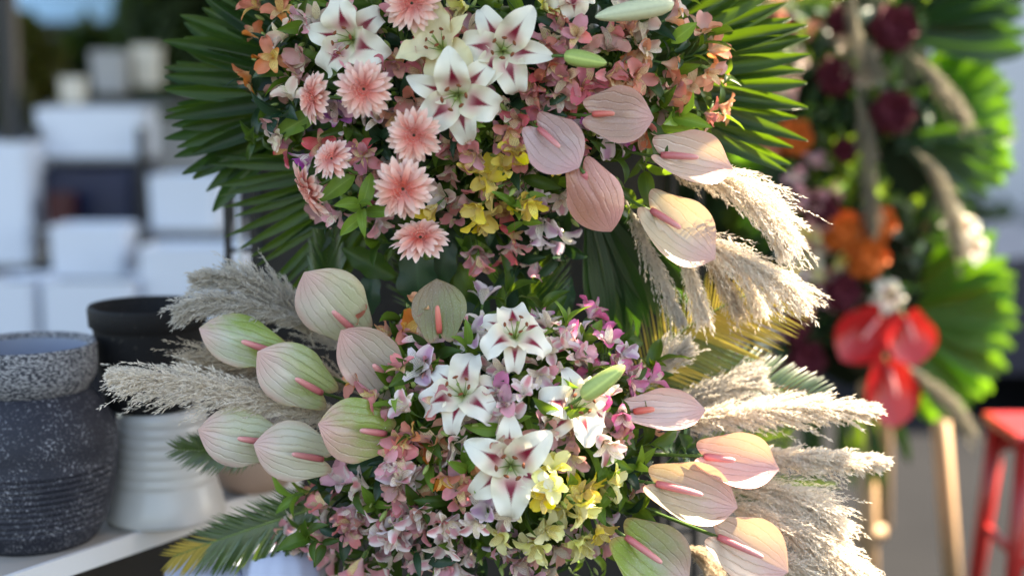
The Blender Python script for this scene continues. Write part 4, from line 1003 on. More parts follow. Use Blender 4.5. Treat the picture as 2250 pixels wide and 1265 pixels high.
U_ = [(555, 52, 'orange', 3), (548, 112, 'orange', 3), (590, -8, 'orange', 2), (655, 50, 'cream', 2), (598, 205, 'dusty', 3), (612, 250, 'cream', 2), (655, 145, 'dusty', 1),
 (702, 285, 'purple', 3), (650, 328, 'rose', 2), (668, 365, 'dusty', 2), (868, 82, 'pink', 2), (868, 135, 'rose', 3), (735, 160, 'mauve', 2), (690, 0, 'mauve', 3), (775, 8, 'dusty', 3), (835, 25, 'pink', 2),
 (955, 48, 'pink', 2), (1015, 20, 'rose', 3), (1030, 55, 'pink', 1), (1120, 5, 'paleyellow', 3), (1060, -5, 'paleyellow', 2), (1205, 72, 'coral', 3), (1228, 90, 'pink', 2), (1310, 78, 'pink', 2), (1275, 50, 'dusty', 2), (1398, 60, 'cream', 2), (1350, 92, 'dusty', 1),
 (1455, 60, 'peach', 3), (1465, 22, 'cream', 2), (1443, 125, 'peach', 3), (1425, 150, 'cream', 2), (1402, 115, 'coral', 2), (1570, 108, 'peach', 3), (1583, 185, 'peach', 3), (1545, 218, 'coral', 2), (1455, 205, 'coral', 3), (1480, 232, 'dusty', 1),
 (1205, 140, 'pink', 2), (1218, 168, 'coral', 3), (1255, 180, 'dusty', 2), (1298, 165, 'pink', 2), (1330, 165, 'dusty', 2), (1128, 238, 'coral', 3), (1150, 262, 'pink', 2), (1192, 220, 'rose', 3), (1240, 225, 'rose', 2), (1280, 245, 'rose', 2),
 (868, 208, 'peach', 2), (845, 270, 'cream', 2), (790, 292, 'whitepink', 3), (765, 320, 'pink', 2), (835, 335, 'dusty', 3), (790, 365, 'dusty', 2), (760, 440, 'mauve', 3), (785, 492, 'mauve', 2), (700, 455, 'dusty', 1), (810, 405, 'rose', 2),
 (1000, 335, 'dusty', 2), (1040, 345, 'pink', 3), (1095, 328, 'pink', 2), (962, 392, 'mauve', 2), (962, 442, 'cream', 1), (1005, 385, 'dusty', 2), (1060, 385, 'dusty', 2), (1150, 385, 'yellow', 4), (1110, 425, 'yellow', 3), (1018, 435, 'yellow', 3), (1068, 455, 'yellow', 2), (1182, 422, 'yellow', 2),
 (1208, 368, 'mauve', 3), (1230, 395, 'whitepink', 3), (1340, 330, 'purple', 3), (1375, 312, 'purplewhite', 2), (1213, 472, 'purplewhite', 3), (1245, 505, 'purplewhite', 3), (1182, 505, 'purplewhite', 2), (1195, 540, 'mauve', 2), (1075, 532, 'pink', 3), (1112, 520, 'rose', 2), (1050, 565, 'mauve', 1), (1145, 505, 'mauve', 2),
 (1060, 265, 'pink', 2), (930, 175, 'coral', 2), (945, 225, 'coral', 2), (1090, 290, 'cream', 2), (905, 155, 'rose', 1), (1160, 330, 'whitepink', 2)]
L_ = [(885, 692, 'peach', 3), (838, 702, 'orange', 2), (770, 832, 'orange', 1), (1035, 692, 'purplewhite', 2), (1000, 715, 'whitepink', 2), (925, 745, 'mauve', 1), (1265, 700, 'magenta', 3), (1308, 715, 'magenta', 3), (1335, 748, 'purplewhite', 2), (1345, 785, 'magenta', 3), (1378, 862, 'magenta', 4), (1408, 858, 'magenta', 2),
 (1242, 742, 'whitepink', 3), (1290, 770, 'whitepink', 2), (1172, 798, 'whitepink', 3), (1120, 828, 'whitepink', 2), (1178, 852, 'magenta', 2), (1180, 888, 'whitepink', 2), (905, 800, 'purplewhite', 1), (898, 880, 'pink', 3), (885, 915, 'pink', 2), (838, 975, 'mauve', 2), (935, 905, 'dusty', 3), (905, 960, 'whitepink', 3),
 (978, 980, 'orange', 3), (930, 1010, 'orange', 3), (962, 1052, 'peach', 3), (1012, 1030, 'peach', 2), (1050, 1075, 'peach', 1), (1085, 910, 'dusty', 2), (1150, 900, 'mauve', 2), (1270, 1012, 'dusty', 1), (1412, 982, 'dusty', 3), (1210, 960, 'dusty', 1), (1258, 1082, 'yellow', 2), (1182, 1152, 'paleyellow', 3), (1245, 1162, 'paleyellow', 4), (1140, 1188, 'paleyellow', 2), (1312, 1142, 'paleyellow', 2), (1295, 1082, 'paleyellow', 2), (1215, 1120, 'paleyellow', 2),
 (790, 1080, 'mauve', 3), (850, 1100, 'whitepink', 4), (890, 1132, 'whitepink', 3), (942, 1132, 'whitepink', 3), (975, 1155, 'pink', 2), (720, 1108, 'mauve', 3), (725, 1155, 'pink', 3), (755, 1230, 'mauve', 3), (780, 1190, 'pink', 3), (612, 1148, 'whitepink', 2), (620, 1190, 'pink', 2), (645, 1238, 'cream', 2),
 (860, 1215, 'whitepink', 3), (885, 1245, 'whitepink', 3), (832, 1180, 'dusty', 2), (1000, 1120, 'pink', 2), (1035, 1160, 'cream', 2), (1075, 1172, 'purplewhite', 2), (1020, 1222, 'mauve', 3), (1075, 1245, 'mauve', 2), (1135, 1245, 'mauve', 2), (1335, 1160, 'purplewhite', 1), (1285, 1192, 'mauve', 2), (1250, 1240, 'whitepink', 2), (955, 1205, 'whitepink', 2), (920, 1190, 'dusty', 2), (1190, 1225, 'dusty', 2), (940, 1250, 'mauve', 2), (815, 1125, 'whitepink', 2), (1100, 860, 'whitepink', 2), (1240, 810, 'mauve', 2), (970, 930, 'mauve', 2), (1310, 960, 'dusty', 2), (1068, 790, 'whitepink', 2), (1330, 1235, 'mauve', 2), (862, 1062, 'pink', 3), (1065, 1118, 'whitepink', 2), (1205, 1080, 'paleyellow', 3), (1330, 925, 'whitepink', 2), (805, 1040, 'whitepink', 3), (905, 1045, 'dusty', 2), (1210, 780, 'whitepink', 2), (690, 1180, 'pink', 3), (700, 1240, 'whitepink', 3), (880, 840, 'pink', 2), (1370, 790, 'magenta', 2), (1300, 1110, 'yellow', 2), (1030, 1190, 'whitepink', 3), (1150, 1160, 'whitepink', 2)]
for lst, dome, fo, where in ((U_, UP, FU, 'upper'), (L_, LO, FLO, 'lower')):
    for px, py, pal, nb in lst:
        if nb > 2 and random.random() < .15: nb -= 1
        over = any(math.hypot(px - x, py - y) < r_ * .8 for x, y, r_ in EX) and (px, py) not in ((1378, 862), (770, 832), (838, 975))
        p, n, r = dome.at(px, py, random.uniform(-.015, .03) - (.045 if pal == 'yellow' else .04 if pal == 'paleyellow' and where == 'lower' else 0) + (.06 if over else 0))
        n = n + Vector((random.uniform(-.35, .35), 0, random.uniform(-.35, .35)))
        hd = ('single ' if nb == 1 else '') + WORDS[pal] + (' alstroemeria bloom' if nb == 1 else ' alstroemerias')
        alstroemeria(p, n, pal, nb, neighbour_label(px, py, hd), f'alstroemerias of the {where} arrangement', fo, size=random.uniform(.046, .055) * (1.0 if nb > 1 else 1.1), spread=52 if nb > 2 else 40, leaves=random.choice((2, 3, 4)), buds=random.choice((1, 1, 2, 3)))
# greenery filling the gaps
KW = {'mid': 'green leafy sprig', 'light': 'light green leafy sprig', 'dark': 'dark leafy sprig'}
for dome, fo, where, n_ in ((UP, FU, 'upper', 62), (LO, FLO, 'lower', 78)):
    pts = []
    tries = 0
    while len(pts) < n_ and tries < 6000:
        tries += 1
        a, rr = random.uniform(0, 6.283), math.sqrt(random.random())
        px, py = dome.cx + dome.rx * rr * .86 * math.cos(a), dome.cy + dome.ry * rr * .86 * math.sin(a)
        if py < -40 or py > 1290 or any(math.hypot(px - x, py - y) < r_ for x, y, r_ in EX) or any(math.hypot(px - x, py - y) < (78 if where == 'upper' else 62) for x, y in pts): continue
        pts.append((px, py))
    for px, py in pts:
        kd = random.choices(['mid', 'light', 'dark'], [.45, .12 if where == 'upper' else .3, .45 if where == 'upper' else .25])[0]
        p, n, r = dome.at(px, py, random.uniform(.03, .075))
        n = n + Vector((random.uniform(-.6, .6), 0, random.uniform(-.3, .8)))
        sprig(p, n, neighbour_label(px, py, KW[kd]), f'leafy sprigs of the {where} arrangement', fo, L=random.uniform(.075, .11), nl=random.choice((6, 7, 8)), kind=kd)
for px, py, Y, kd in [(1395, 1030, -.22, 'light'), (1360, 1060, -.24, 'light'), (1340, 1000, -.25, 'light'), (870, 800, -.2, 'light'), (860, 850, -.22, 'mid'), (895, 755, -.16, 'mid'), (1060, 870, -.26, 'mid'), (1215, 900, -.3, 'mid'), (1030, 290, -.22, 'light'), (1140, 465, -.2, 'light'), (800, 455, -.22, 'light'), (1420, 180, -.16, 'mid'), (1440, 240, -.12, 'mid'), (1400, 1110, -.2, 'mid'), (690, 1185, -.25, 'mid'), (1490, 150, -.08, 'mid')]:
    sprig(P(px, py, Y), Vector((random.uniform(-.4, .4), -1, random.uniform(0, .6))), neighbour_label(px, py, KW[kd]), 'leafy sprigs of the ' + ('upper' if py < 600 else 'lower') + ' arrangement', FU if py < 600 else FLO, L=.085, nl=7, kind=kd)

# =================================================================== PAMPAS
pg1, pg2, pg3 = 'pampas hanging from the upper arrangement', 'pampas above the ceramic pots', 'sunlit pampas of the lower arrangement'
pampas([(1440, 370), (1620, 410), (1725, 540)], [.02, -.08, -.12], 98, 'thick cream pampas plume curving down behind the white-rimmed anthurium', 230, 46, PAMPAS, pg1, .45, 1)
pampas([(1400, 470), (1610, 560), (1765, 655)], [.0, -.09, -.12], 88, 'long cream pampas plume behind the yellow-edged anthurium', 230, 46, PAMPAS, pg1, .5, 2)
for i, (q, lab) in enumerate([([(1370, 430), (1440, 580), (1496, 702)], 'greyish pampas strand hanging lowest under the upper bouquet'), ([(1500, 540), (1520, 610), (1546, 696)], 'thin pampas strand hanging from below the yellow-edged anthurium'), ([(1540, 540), (1585, 610), (1614, 664)], 'short tan pampas strand hanging over the olive cycas frond'), ([(1600, 520), (1640, 600), (1668, 670)], 'faint pampas strand hanging beside the long cream plume')]):
    pampas(q, [-.04, -.06, -.06], 44, lab, 80, 30, PAMPAS_T if i == 2 else (PAMPAS_G if i == 0 else PAMPAS), pg1, .5, 10 + i, spread=20)
pampas([(690, 760), (590, 640), (420, 612)], [-.05, -.06, -.06], 78, 'grey-green pampas plume bending over the black pot rim', 190, 44, PAMPAS_G, pg2, .3, 20)
pampas([(700, 720), (520, 665), (392, 680)], [-.08, -.10, -.10], 66, 'tufted grey pampas tip reaching across the black pot', 150, 40, PAMPAS_G, pg2, .6, 21)
pampas([(790, 935), (520, 860), (240, 822)], [-.10, -.15, -.18], 108, 'long tan pampas plume with sunlit tip crossing the black pot', 300, 50, PAMPAS, pg2, .45, 22, start=.02)
pampas([(800, 870), (600, 800), (420, 800)], [-.04, -.04, -.04], 120, 'shaded tan pampas plume between the grey-green and striped anthuriums', 220, 42, PAMPAS_T, pg2, .3, 23)
pampas([(760, 780), (660, 700), (560, 640)], [-.02, .0, .01], 90, 'grey pampas plume beside the biggest pale anthurium', 150, 40, PAMPAS_G, pg2, .3, 24)
pampas([(1440, 935), (1690, 898), (1932, 900)], [-.04, -.10, -.12], 76, 'upper cream pampas plume pointing towards the red flowers', 260, 46, PAMPAS, pg3, .3, 30)
pampas([(1540, 1000), (1740, 1005), (1958, 1012)], [-.04, -.12, -.14], 60, 'slim cream pampas plume below the upper one of the pair', 240, 46, PAMPAS, pg3, .25, 31)
pampas([(1560, 1075), (1720, 1085), (1840, 1160)], [-.10, -.14, -.16], 92, 'bushy cream pampas plume beside the white-bottomed anthurium', 250, 46, PAMPAS, pg3, .45, 32)
pampas([(1560, 1100), (1740, 1160), (1915, 1275)], [-.13, -.17, -.19], 100, 'lowest and widest cream pampas plume running to the bottom edge', 320, 48, PAMPAS, pg3, .35, 33)
pampas([(1640, 1210), (1760, 1250), (1840, 1320)], [-.2, -.2, -.2], 90, 'cream pampas tuft at the bottom edge beneath the widest plume', 150, 42, PAMPAS, pg3, .35, 34)
pampas([(1370, 880), (1440, 810), (1505, 765)], [-.06, -.06, -.06], 66, 'small shaded grey pampas plume by the magenta alstroemeria', 120, 40, PAMPAS_G, pg3, .1, 35)
pampas([(1460, 905), (1560, 860), (1660, 830)], [-.02, -.02, -.02], 84, 'grey pampas plume crossing the glossy cycas frond', 140, 40, PAMPAS_G, pg3, .15, 36)
pampas([(1500, 1200), (1545, 1230), (1570, 1290)], [-.1, -.1, -.1], 60, 'small brown pampas tuft between the two lowest anthuriums', 80, 36, PAMPAS_T, pg3, .4, 37)

# =================================================================== SECOND ARRANGEMENT (behind, out of focus)
Y2 = 2.0; F2 = P(1880, 420, Y2 + .12)
REDSP = G('red_spathe'); REDSP = REDSP.thin((0.50, 0.012, 0.014), (0.6, 0.03, 0.02), .2, .3, .5)
DKRED = mat_plain('dark_red_petal', (0.10, 0.006, 0.018), .7, .3, 30)
ORG = mat_plain('orange_petal', (0.60, 0.13, 0.015), .7, .3, 30)
gs2 = 'flowers of the blurred red arrangement'
stand2 = thing('wooden_easel', 'light wooden easel carrying the blurred red arrangement', 'easel', (P(1980, 1000, Y2).x, Y2 + .3, 0), Quaternion())
WOOD = mat_plain('pale_wood', (0.42, 0.27, 0.15), .6, .3, 14)
def beam(a, b, w, root, nm, mat):
    o = Vector(root.location); a, b = a - o, b - o
    part(nm, tube(nm, [a, a.lerp(b, .5), b], w, mat, 4), root)
tp = P(1960, -40, Y2 + .32)
for px, py in ((1905, 900), (2065, 900)):
    a = P(px, py, Y2 + .2); b = P(px + (8 if px < 2000 else 45), 1500, Y2 + .2); b = a + (b - a) * ((a.z) / (a.z - b.z)) if a.z != b.z else b
    beam(b, a, .036, stand2, 'leg', WOOD); beam(a + Vector((0, .03, 0)), tp, .03, stand2, 'upright', WOOD)
beam(P(1825, 1172, Y2 + .2), P(1945, 1170, Y2 + .2), .03, stand2, 'crossbar', WOOD)
lb = P(1985, 1000, Y2 + .75); beam(Vector((lb.x, Y2 + 1.0, 0)), tp + Vector((0, .05, 0)), .03, stand2, 'rear_leg', WOOD)
fan_leaf((1940, 70), Y2 + .0, 330, -8, 70, 8, 'dark fan palm leaf in the top corner of the blurred arrangement', W=.08, droop=6, mat=PALM_DARK, petiole=Vector((-.1, .1, 0)))
foam(F2, .34, .72, .10, 'dark mossy foam block of the blurred red arrangement')
fan_leaf((1960, 690), Y2 + .10, 275, -66, 64, 5.6, 'bright green fan palm leaf behind the red anthuriums', W=.10, droop=4, blunt=3, petiole=Vector((-.1, .1, 0)), mat=PALM_LIT)
fan_leaf((1965, 285), Y2 + .12, 270, -25, 62, 7.5, 'large backlit fan palm leaf at the top of the blurred arrangement', W=.10, droop=4, blunt=3, petiole=Vector((-.1, .1, 0)), mat=PALM_LIT)
fan_leaf((1960, 300), Y2 + .0, 250, -40, 10, 9, 'dark fan palm leaf under the backlit one in the blurred arrangement', W=.07, droop=10, mat=PALM_DARK, petiole=Vector((-.1, .1, 0)))
fan_leaf((1780, 380), Y2 + .12, 190, 120, 290, 12, 'green palm leaf behind the white lilies of the blurred arrangement', W=.10, droop=8, petiole=Vector((.1, .1, 0)), mat=PALM_LIT)
for b, t, w, lab in [((1930, 700), (1850, 790), 120, 'red anthurium tilted down beside the dark foliage, blurred'), ((1990, 700), (2010, 800), 120, 'red anthurium under the white highlight flower, blurred'), ((1950, 800), (1965, 935), 130, 'lowest red anthurium hanging above the easel leg, blurred')]:
    nB = anthurium(b, t, w, Y2 - .18, Y2 - .2, (.5, .012, .014), 0, lab, 'blurred red anthuriums', F2, cup=.3, lean=(.1, -1, .4), seed=2)
    for ch in nB.children:
        if ch.name.startswith('spathe'):
            m_ = ch.data.copy(); m_.materials.clear(); m_.materials.append(REDSP); ch.data = m_
def rose(px, py, Y, n, Rpx, mat, label, word):
    root = thing(word, label, word, P(px, py, Y), face_quat(n), gs2); Rm = Rpx * mm(Y)
    me = ROSE.setdefault(mat.name, [grid('petal', petal_fn(1.0, .55, 80 - 22 * k, 40 - 28 * k, p_leaf, .6, 0, .1), 6, 8, mat) for k in range(4)])
    for k in range(18):
        ring = k // 6
        part('petal', me[min(3, ring + 1)], root, rot=(R(-8 * ring), 0, R(60 * k + 25 * ring)), scale=Rm * (.62 + .2 * ring))
    part('calyx', lathe('calyx', [(.1, -.3), (.3, -.1), (.2, .1)], STEM, 10), root, scale=Rm)
    stem_to(root, n, F2)
ROSE = {}
for px, py, r_, lab in [(1965, 60, 62, 'dark red rose at the top of the blurred arrangement'), (1962, 245, 58, 'dark red rose between two fan palms, blurred'), (1840, 165, 52, 'muted red rose beside the pale strands, blurred'), (1850, 40, 40, 'maroon rose near the top edge, blurred'), (1770, 790, 55, 'maroon rose in the dark foliage above the cream pampas'), (1850, 640, 55, 'maroon rose above the red anthuriums'), (1745, 720, 45, 'maroon rose behind the white lily, blurred'), (1800, 460, 50, 'maroon rose above the orange blooms'), (1720, 60, 45, 'brick red rose behind the backlit palm tips'), (1860, 330, 34, 'small maroon rose under the muted red one'), (1690, 830, 40, 'brick red rose just above the glossy cycas frond')]:
    rose(px, py, Y2 - .16, (random.uniform(-.3, .3), -1, .2), r_, DKRED, lab, 'rose')
for px, py, r_, lab in [(1905, 560, 46, 'orange gerbera-like bloom beside the bright fan palm, blurred'.replace('gerbera-like ', '')), (1850, 505, 42, 'orange bloom left of the pale strands'.replace('left of', 'below'), ), (1935, 490, 34, 'orange bloom next to the yellow leaf light'), (1745, 300, 36, 'orange bloom behind the sunlit palm tips'), (1730, 850, 34, 'orange bloom above the upper cream pampas')]:
    rose(px, py, Y2 - .16, (random.uniform(-.3, .3), -1, .2), r_ * 1.35, ORG, lab, 'orange flower')
for px, py, r_, lab, rl in [(1680, 690, 70, 'white lily with orange heart behind the cycas tip, blurred', 20), (1770, 560, 62, 'white lily above the maroon roses, blurred', 50), (1955, 650, 44, 'small white lily catching sunlight above the red anthuriums', 10), (2112, 495, 46, 'sunlit white lily at the edge of the bright fan palm', 0), (2140, 545, 36, 'second sunlit white lily just under its twin on the fan palm', 30)]:
    lily(px, py, Y2 - .14, (.1, -1, .3), r_, rl, lab, gs2, F2, 'w')
for px, py, pal, lab in [(1790, 400, 'mauve', 'pale mauve blooms high in the blurred arrangement'), (1700, 130, 'cream', 'cream blooms behind the backlit palm tips'), (1740, 20, 'peach', 'peach blooms at the top edge behind the palm tips'), (1760, 470, 'dusty', 'dusty pink blooms above the blurred white lily'), (1800, 600, 'whitepink', 'white and rose blooms between the blurred lilies'), (1640, 760, 'coral', 'coral blooms just above the glossy cycas leaflets'), (1822, 548, 'paleyellow', 'pale yellow blooms next to the orange ones, blurred'), (1800, 640, 'pink', 'pink blooms above the maroon roses, blurred'), (1660, 735, 'whitepink', 'white-edged blooms under the blurred white lily'), (1700, 200, 'mauve', 'mauve blooms behind the middle of the backlit palm'), (1880, 130, 'cream', 'cream blooms between the dark red roses'), (1690, 270, 'coral', 'coral blooms behind the lower backlit leaflets')]:
    alstroemeria(P(px, py, Y2 - .15), (random.uniform(-.3, .3), -1, .3), pal, 4, lab, gs2, F2, size=.07, leaves=2, buds=0)
for i, (q, lab) in enumerate([([(1880, 180), (1905, 330), (1920, 520)], 'grey pampas strand hanging down the middle of the blurred arrangement'), ([(2000, 120), (2060, 180), (2110, 250)], 'grey pampas strand across the backlit fan palm'), ([(2010, 330), (2070, 420), (2110, 560)], 'tan pampas strand above the sunlit white lilies'), ([(1880, -30), (1880, 60), (1930, 150)], 'grey pampas strand at the top of the blurred arrangement'), ([(1990, 800), (2060, 860), (2120, 930)], 'tan pampas strand under the bright fan palm')]):
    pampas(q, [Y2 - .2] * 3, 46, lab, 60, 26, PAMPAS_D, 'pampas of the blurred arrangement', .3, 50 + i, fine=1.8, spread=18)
for k in range(46):
    px, py = random.gauss(1850, 85), random.uniform(-20, 900)
    sprig(P(px, py, Y2 + random.uniform(-.08, .04)), (random.uniform(-.5, .5), -1, random.uniform(-.2, .6)), neighbour_label(px, py, 'blurred green sprig') if False else 'dark green foliage sprig inside the blurred red arrangement', 'foliage sprigs of the blurred arrangement', F2, L=random.uniform(.14, .21), nl=6, kind=random.choice(('dark', 'mid', 'dark', 'light' if 330 < py < 430 else 'dark')))
for k in range(10):
    px = 1730 + 24 * k + random.uniform(-10, 10)
    leaf_spray((px, 900), (px + random.uniform(-30, 60), random.uniform(1000, 1130)), Y2 + .1, Y2 + .1, 30, LEAF_DARK if k % 2 else LEAF, 'long leaf trailing beneath the blurred red arrangement', 'trailing leaves under the blurred arrangement', 'trailing_leaf')

# =================================================================== RIGHT SIDE: STOOL, CAR, WALL
RED = mat_plain('red_plastic', (0.36, 0.018, 0.016), .3, .12, 8, .5, .05)
st = P(2392, 985, 1.6); root = thing('red_stool', 'red plastic stool with sunlit seat at the photo edge', 'stool', (st.x, 1.6 + .18, 0), Quaternion())
hz = P(2200, 955, 1.6).z; w = .48
part('seat', box('seat', (0, 0, hz - .02), (w, .36, .035), RED, .012), root)
for sx, sy in ((-1, -1), (1, -1), (-1, 1), (1, 1)):
    a = Vector((sx * w * .40, sy * .14, hz - .04)); b = Vector((sx * w * .50, sy * .19, 0))
    part('leg', tube('leg', [a, a.lerp(b, .5), b], [.036, .032, .028], RED, 4), root)
part('apron', box('apron', (0, -.15, hz - .085), (w * .82, .014, .10), RED), root); part('apron', box('apron', (0, .15, hz - .085), (w * .82, .014, .10), RED), root)
for sx in (-1, 1): part('stretcher', box('stretcher', (sx * w * .45, 0, hz * .45), (.02, .30, .03), RED), root)
part('stretcher', box('stretcher', (0, -.165, hz * .42), (w * .86, .02, .03), RED), root)

# parked dark blue car seen beyond the stool
def car():
    x0 = P(2085, 700, 5.0).x; Yc = 5.0
    root = thing('parked_car', 'dark navy parked car behind the blurred fan palm, at the photo edge', 'car', (x0, Yc, 0), Quaternion())
    CARP = G('navy_paint'); CARP = CARP.solid((0.008, 0.012, 0.030), .3, None, .5, 0, .6)
    GL = mat_plain('dark_glass', (.012, .014, .018), .08, .1, 3, .6, 0); TY = mat_plain('tyre', (.012, .012, .012), .9, .2, 20); AL = mat_plain('alloy', (.4, .4, .42), .35, .1, 10, .5, .05, .8)
    prof = [(0, .35), (0, .75), (.12, .92), (.9, 1.0), (1.5, 1.42), (2.9, 1.46), (3.7, 1.02), (4.2, .95), (4.25, .4), (3.9, .28), (.3, .28)]
    V = [(x, y, z) for y in (0, 1.7) for x, z in prof]; n = len(prof)
    F = [tuple(range(n)), tuple(range(2 * n - 1, n - 1, -1))] + [(i, i + n, (i + 1) % n + n, (i + 1) % n) for i in range(n)]
    part('body', mesh('car_body', V, F, CARP, False), root)
    for xs in (((1.05, 1.03), (1.52, 1.36), (2.1, 1.39), (2.1, 1.03)), ((2.16, 1.03), (2.16, 1.39), (2.85, 1.40), (3.45, 1.03))):
        part('window', mesh('car_window', [(x, -.004, z) for x, z in xs], [(0, 1, 2, 3)], GL, False), root)
    tm_ = lathe('tyre', [(.20, -.1), (.31, -.1), (.33, -.06), (.33, .06), (.31, .1), (.20, .1)], TY, 32); rm_ = lathe('rim', [(.0, .07), (.05, .08), (.18, .06), (.205, .09)], AL, 24)
    for x in (.85, 3.4):
        wl = part('wheel', tm_, root, loc=(x, .06, .33), rot=(R(90), 0, 0)); part('rim', rm_, wl)
    part('headlight', box('headlight', (.06, .05, .72), (.10, .12, .10), mat_plain('lamp_lens', (.5, .52, .55), .1, .1, 10)), root)
    part('sill', box('sill', (2.1, -.02, .34), (2.2, .03, .12), mat_plain('sill_trim', (.18, .24, .36), .4, .1, 6)), root)
car()
WALLM = mat_plain('pale_grey_render', (0.42, 0.44, 0.47), .85, .12, 1.5)
root = thing('shop_wall', 'pale grey rendered building wall behind the parked car', 'building', (P(2100, 400, 9).x, 9.0, 0), Quaternion())
part('wall', box('wall', (4.0, .15, 2.4), (8.6, .3, 4.8), WALLM), root)
part('plinth', box('plinth', (4.0, -.02, .2), (8.7, .06, .4), GREYC), root)
part('eaves', box('eaves', (4.0, 0, 4.85), (9.0, .7, .10), GREYC), root)
part('door', box('door', (2.6, -.01, 1.1), (1.0, .06, 2.2), NAVY), root)

# =================================================================== TREES AND HEDGE BEHIND
BARK = mat_plain('bark', (.06, .045, .03), .9, .3, 10)
def crown_mesh(rad, n, sz, mat, seed, squash=1.0):
    g = np.random.default_rng(seed); C = g.normal(size=(26, 3)); C /= np.linalg.norm(C, axis=1)[:, None]; C *= (g.uniform(.2, 1, 26) ** .5)[:, None]
    pts = C[g.integers(0, 26, n)] + g.normal(size=(n, 3)) * .20; pts *= np.array(rad)
    a = g.normal(size=(n, 3)); a /= np.linalg.norm(a, axis=1)[:, None]; b = np.cross(a, g.normal(size=(n, 3))); b /= np.linalg.norm(b, axis=1)[:, None]
    s = g.uniform(.6, 1.3, n)[:, None] * sz
    V = np.stack([pts - a * s, pts + b * s * .5, pts + a * s, pts - b * s * .5], 1).reshape(-1, 3)
    return mesh('leaves', V.tolist(), np.arange(4 * n).reshape(-1, 4).tolist(), mat, False)
def tree(x, y, h, rad, cz, mat, label, seed, n=2600, sz=.16, tr=.14, name='tree', group=None):
    root = thing(name, label, 'tree', (x, y, 0), Quaternion(), group)
    part('trunk', tube('trunk', [Vector((0, 0, 0)), Vector((.06, 0, h * .4)), Vector((.0, .05, h * .75)), Vector((.05, 0, h))], [tr, tr * .8, tr * .5, tr * .2], BARK, 10), root)
    for k in range(4):
        a = k * 1.7 + seed; part('limb', tube('limb', [Vector((.03, 0, h * (.45 + .08 * k))), Vector((math.cos(a) * rad[0] * .35, math.sin(a) * rad[1] * .35, h * (.6 + .08 * k))), Vector((math.cos(a) * rad[0] * .7, math.sin(a) * rad[1] * .7, h * (.72 + .08 * k)))], [tr * .4, tr * .25, tr * .08], BARK, 7), root)
    part('crown', crown_mesh(rad, n, sz, mat, seed), root, loc=(0, 0, cz))
TL1 = mat_leaf('tree_leaf_dark', (.015, .035, .014), (.03, .055, .018), .2, .5); TL2 = mat_leaf('tree_leaf_olive', (.06, .065, .015), (.10, .085, .02), .25, .5)
for i, (px, py, Y, rp, mt, lab) in enumerate([(40, 175, 8.2, 85, TL2, 'olive-leaved shrub under the patch of sky'), (150, 180, 8.8, 80, TL1, 'dark rounded tree beyond the planters, under the sky patch'), (395, 90, 8.4, 110, TL1, 'tall dark tree rising behind the fan palm tips'), (-70, 150, 8, 80, TL1, 'dark tree at the photo edge beyond the tall white planter'), (520, 160, 8.7, 150, TL1, 'dark tree hidden behind the broad fan palm'), (235, 190, 9, 80, TL2, 'olive shrub behind the small grey pot'),
    (1720, 250, 10, 260, TL1, 'dark tree behind the blurred red arrangement'), (1950, 120, 12, 230, TL1, 'dark tree above the parked car'), (1500, 200, 11, 260, TL1, 'dark tree behind the backlit fan palm'), (820, 250, 11, 300, TL1, 'dark tree behind the upper bouquet'), (1180, 250, 11, 300, TL1, 'dark tree far behind the flower stand'), (1900, 560, 9, 230, TL1, 'low dark bush behind the easel')]):
    p = P(px, py, Y); rr = rp * mm(Y)
    tree(p.x, Y, max(.4, p.z), (rr, rr * .8, max(rr * .8, min(p.z, 1.6 * rr) * .8)), max(.3, p.z), mt, lab, 30 + i, 2600, .15 if rr > .5 else .1, group='trees and shrubs behind the stall')
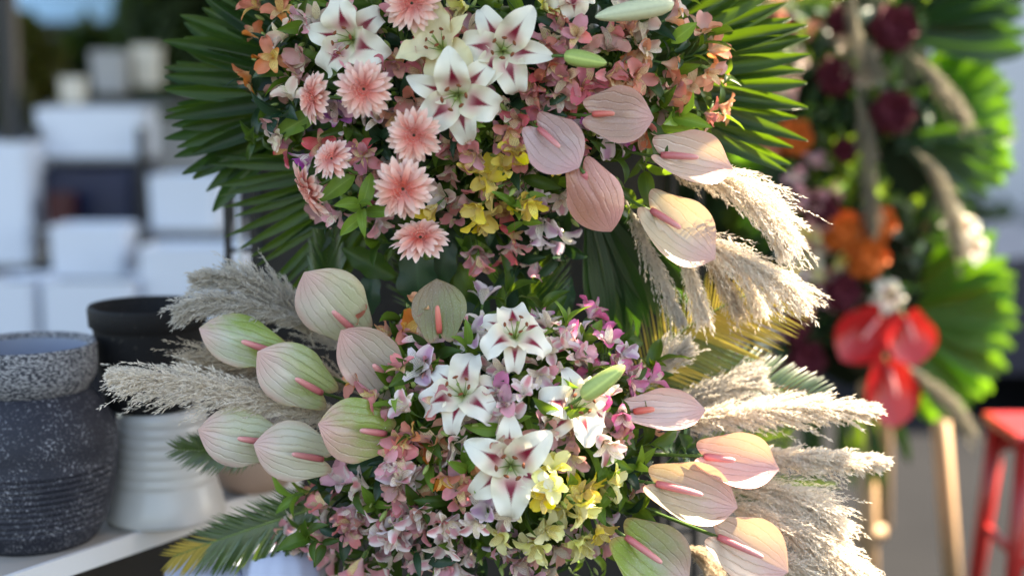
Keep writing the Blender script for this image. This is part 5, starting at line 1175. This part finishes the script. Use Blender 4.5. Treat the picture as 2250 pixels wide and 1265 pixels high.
# dark post beside the panel that stands in for the sky patch
root = thing('stall_post', 'dark post at the photo edge beside the sky patch', 'post', (P(-14, 40, 5).x, 5.2, 0), Quaternion())
part('shaft', box('shaft', (0, 0, 1.6), (.10, .10, 3.2), BLACK), root); part('base_plate', box('base_plate', (0, 0, .01), (.24, .24, .02), BLACK), root)
# added wall darkens the background; light blue panel on it stands in for sky
root = thing('backdrop_wall', 'dark backdrop wall added behind the shrubs and planters', 'building', (P(300, 400, 10).x, 10.2, 0), Quaternion())
BACKDROP = mat_plain('dark_boarding', (.030, .040, .045), .8, .3, 3)
for k in range(24):
    part('board', box('board', (0, 0, 1.6), (.378, .05, 3.2), BACKDROP), root, loc=(-5.2 + .382 * k, .004 * (k % 2), 0))
a, b = P(14, 46, 9.9), P(246, -70, 9.9)
root = thing('sky_panel', 'light blue rectangular panel standing in for the bright sky patch', 'panel', ((a.x + b.x) / 2, 9.98, (a.z + b.z) / 2), Quaternion())
BLUEP = mat_plain('sky_blue_paint', (.36, .62, .86), .5, .06, 3)
part('sheet', box('sheet', (0, 0, 0), (b.x - a.x, .02, b.z - a.z), BLUEP), root)
part('frame', box('frame', (0, .02, -(b.z - a.z) / 2 - .02), (b.x - a.x + .08, .05, .035), BLACK), root); part('frame', box('frame', (0, .02, (b.z - a.z) / 2 + .02), (b.x - a.x + .08, .05, .035), BLACK), root)
# long clipped hedge closing the view
g_ = np.random.default_rng(5); n = 26000
pts = np.stack([g_.uniform(-14, 16, n), 14 + g_.uniform(-.5, .5, n), g_.uniform(0, 2.15, n) + .25 * np.sin(g_.uniform(-14, 16, n))], 1)
a = g_.normal(size=(n, 3)); a /= np.linalg.norm(a, axis=1)[:, None]; b = np.cross(a, g_.normal(size=(n, 3))); b /= np.linalg.norm(b, axis=1)[:, None]
V = np.stack([pts - a * .14, pts + b * .08, pts + a * .14, pts - b * .08], 1).reshape(-1, 3)
o = bpy.data.objects.new('hedge', mesh('hedge', V.tolist(), np.arange(4 * n).reshape(-1, 4).tolist(), TL1, False)); col.objects.link(o); o['kind'] = 'stuff'; o['label'] = 'far dark hedge along the back of the lot'; o['category'] = 'hedge'
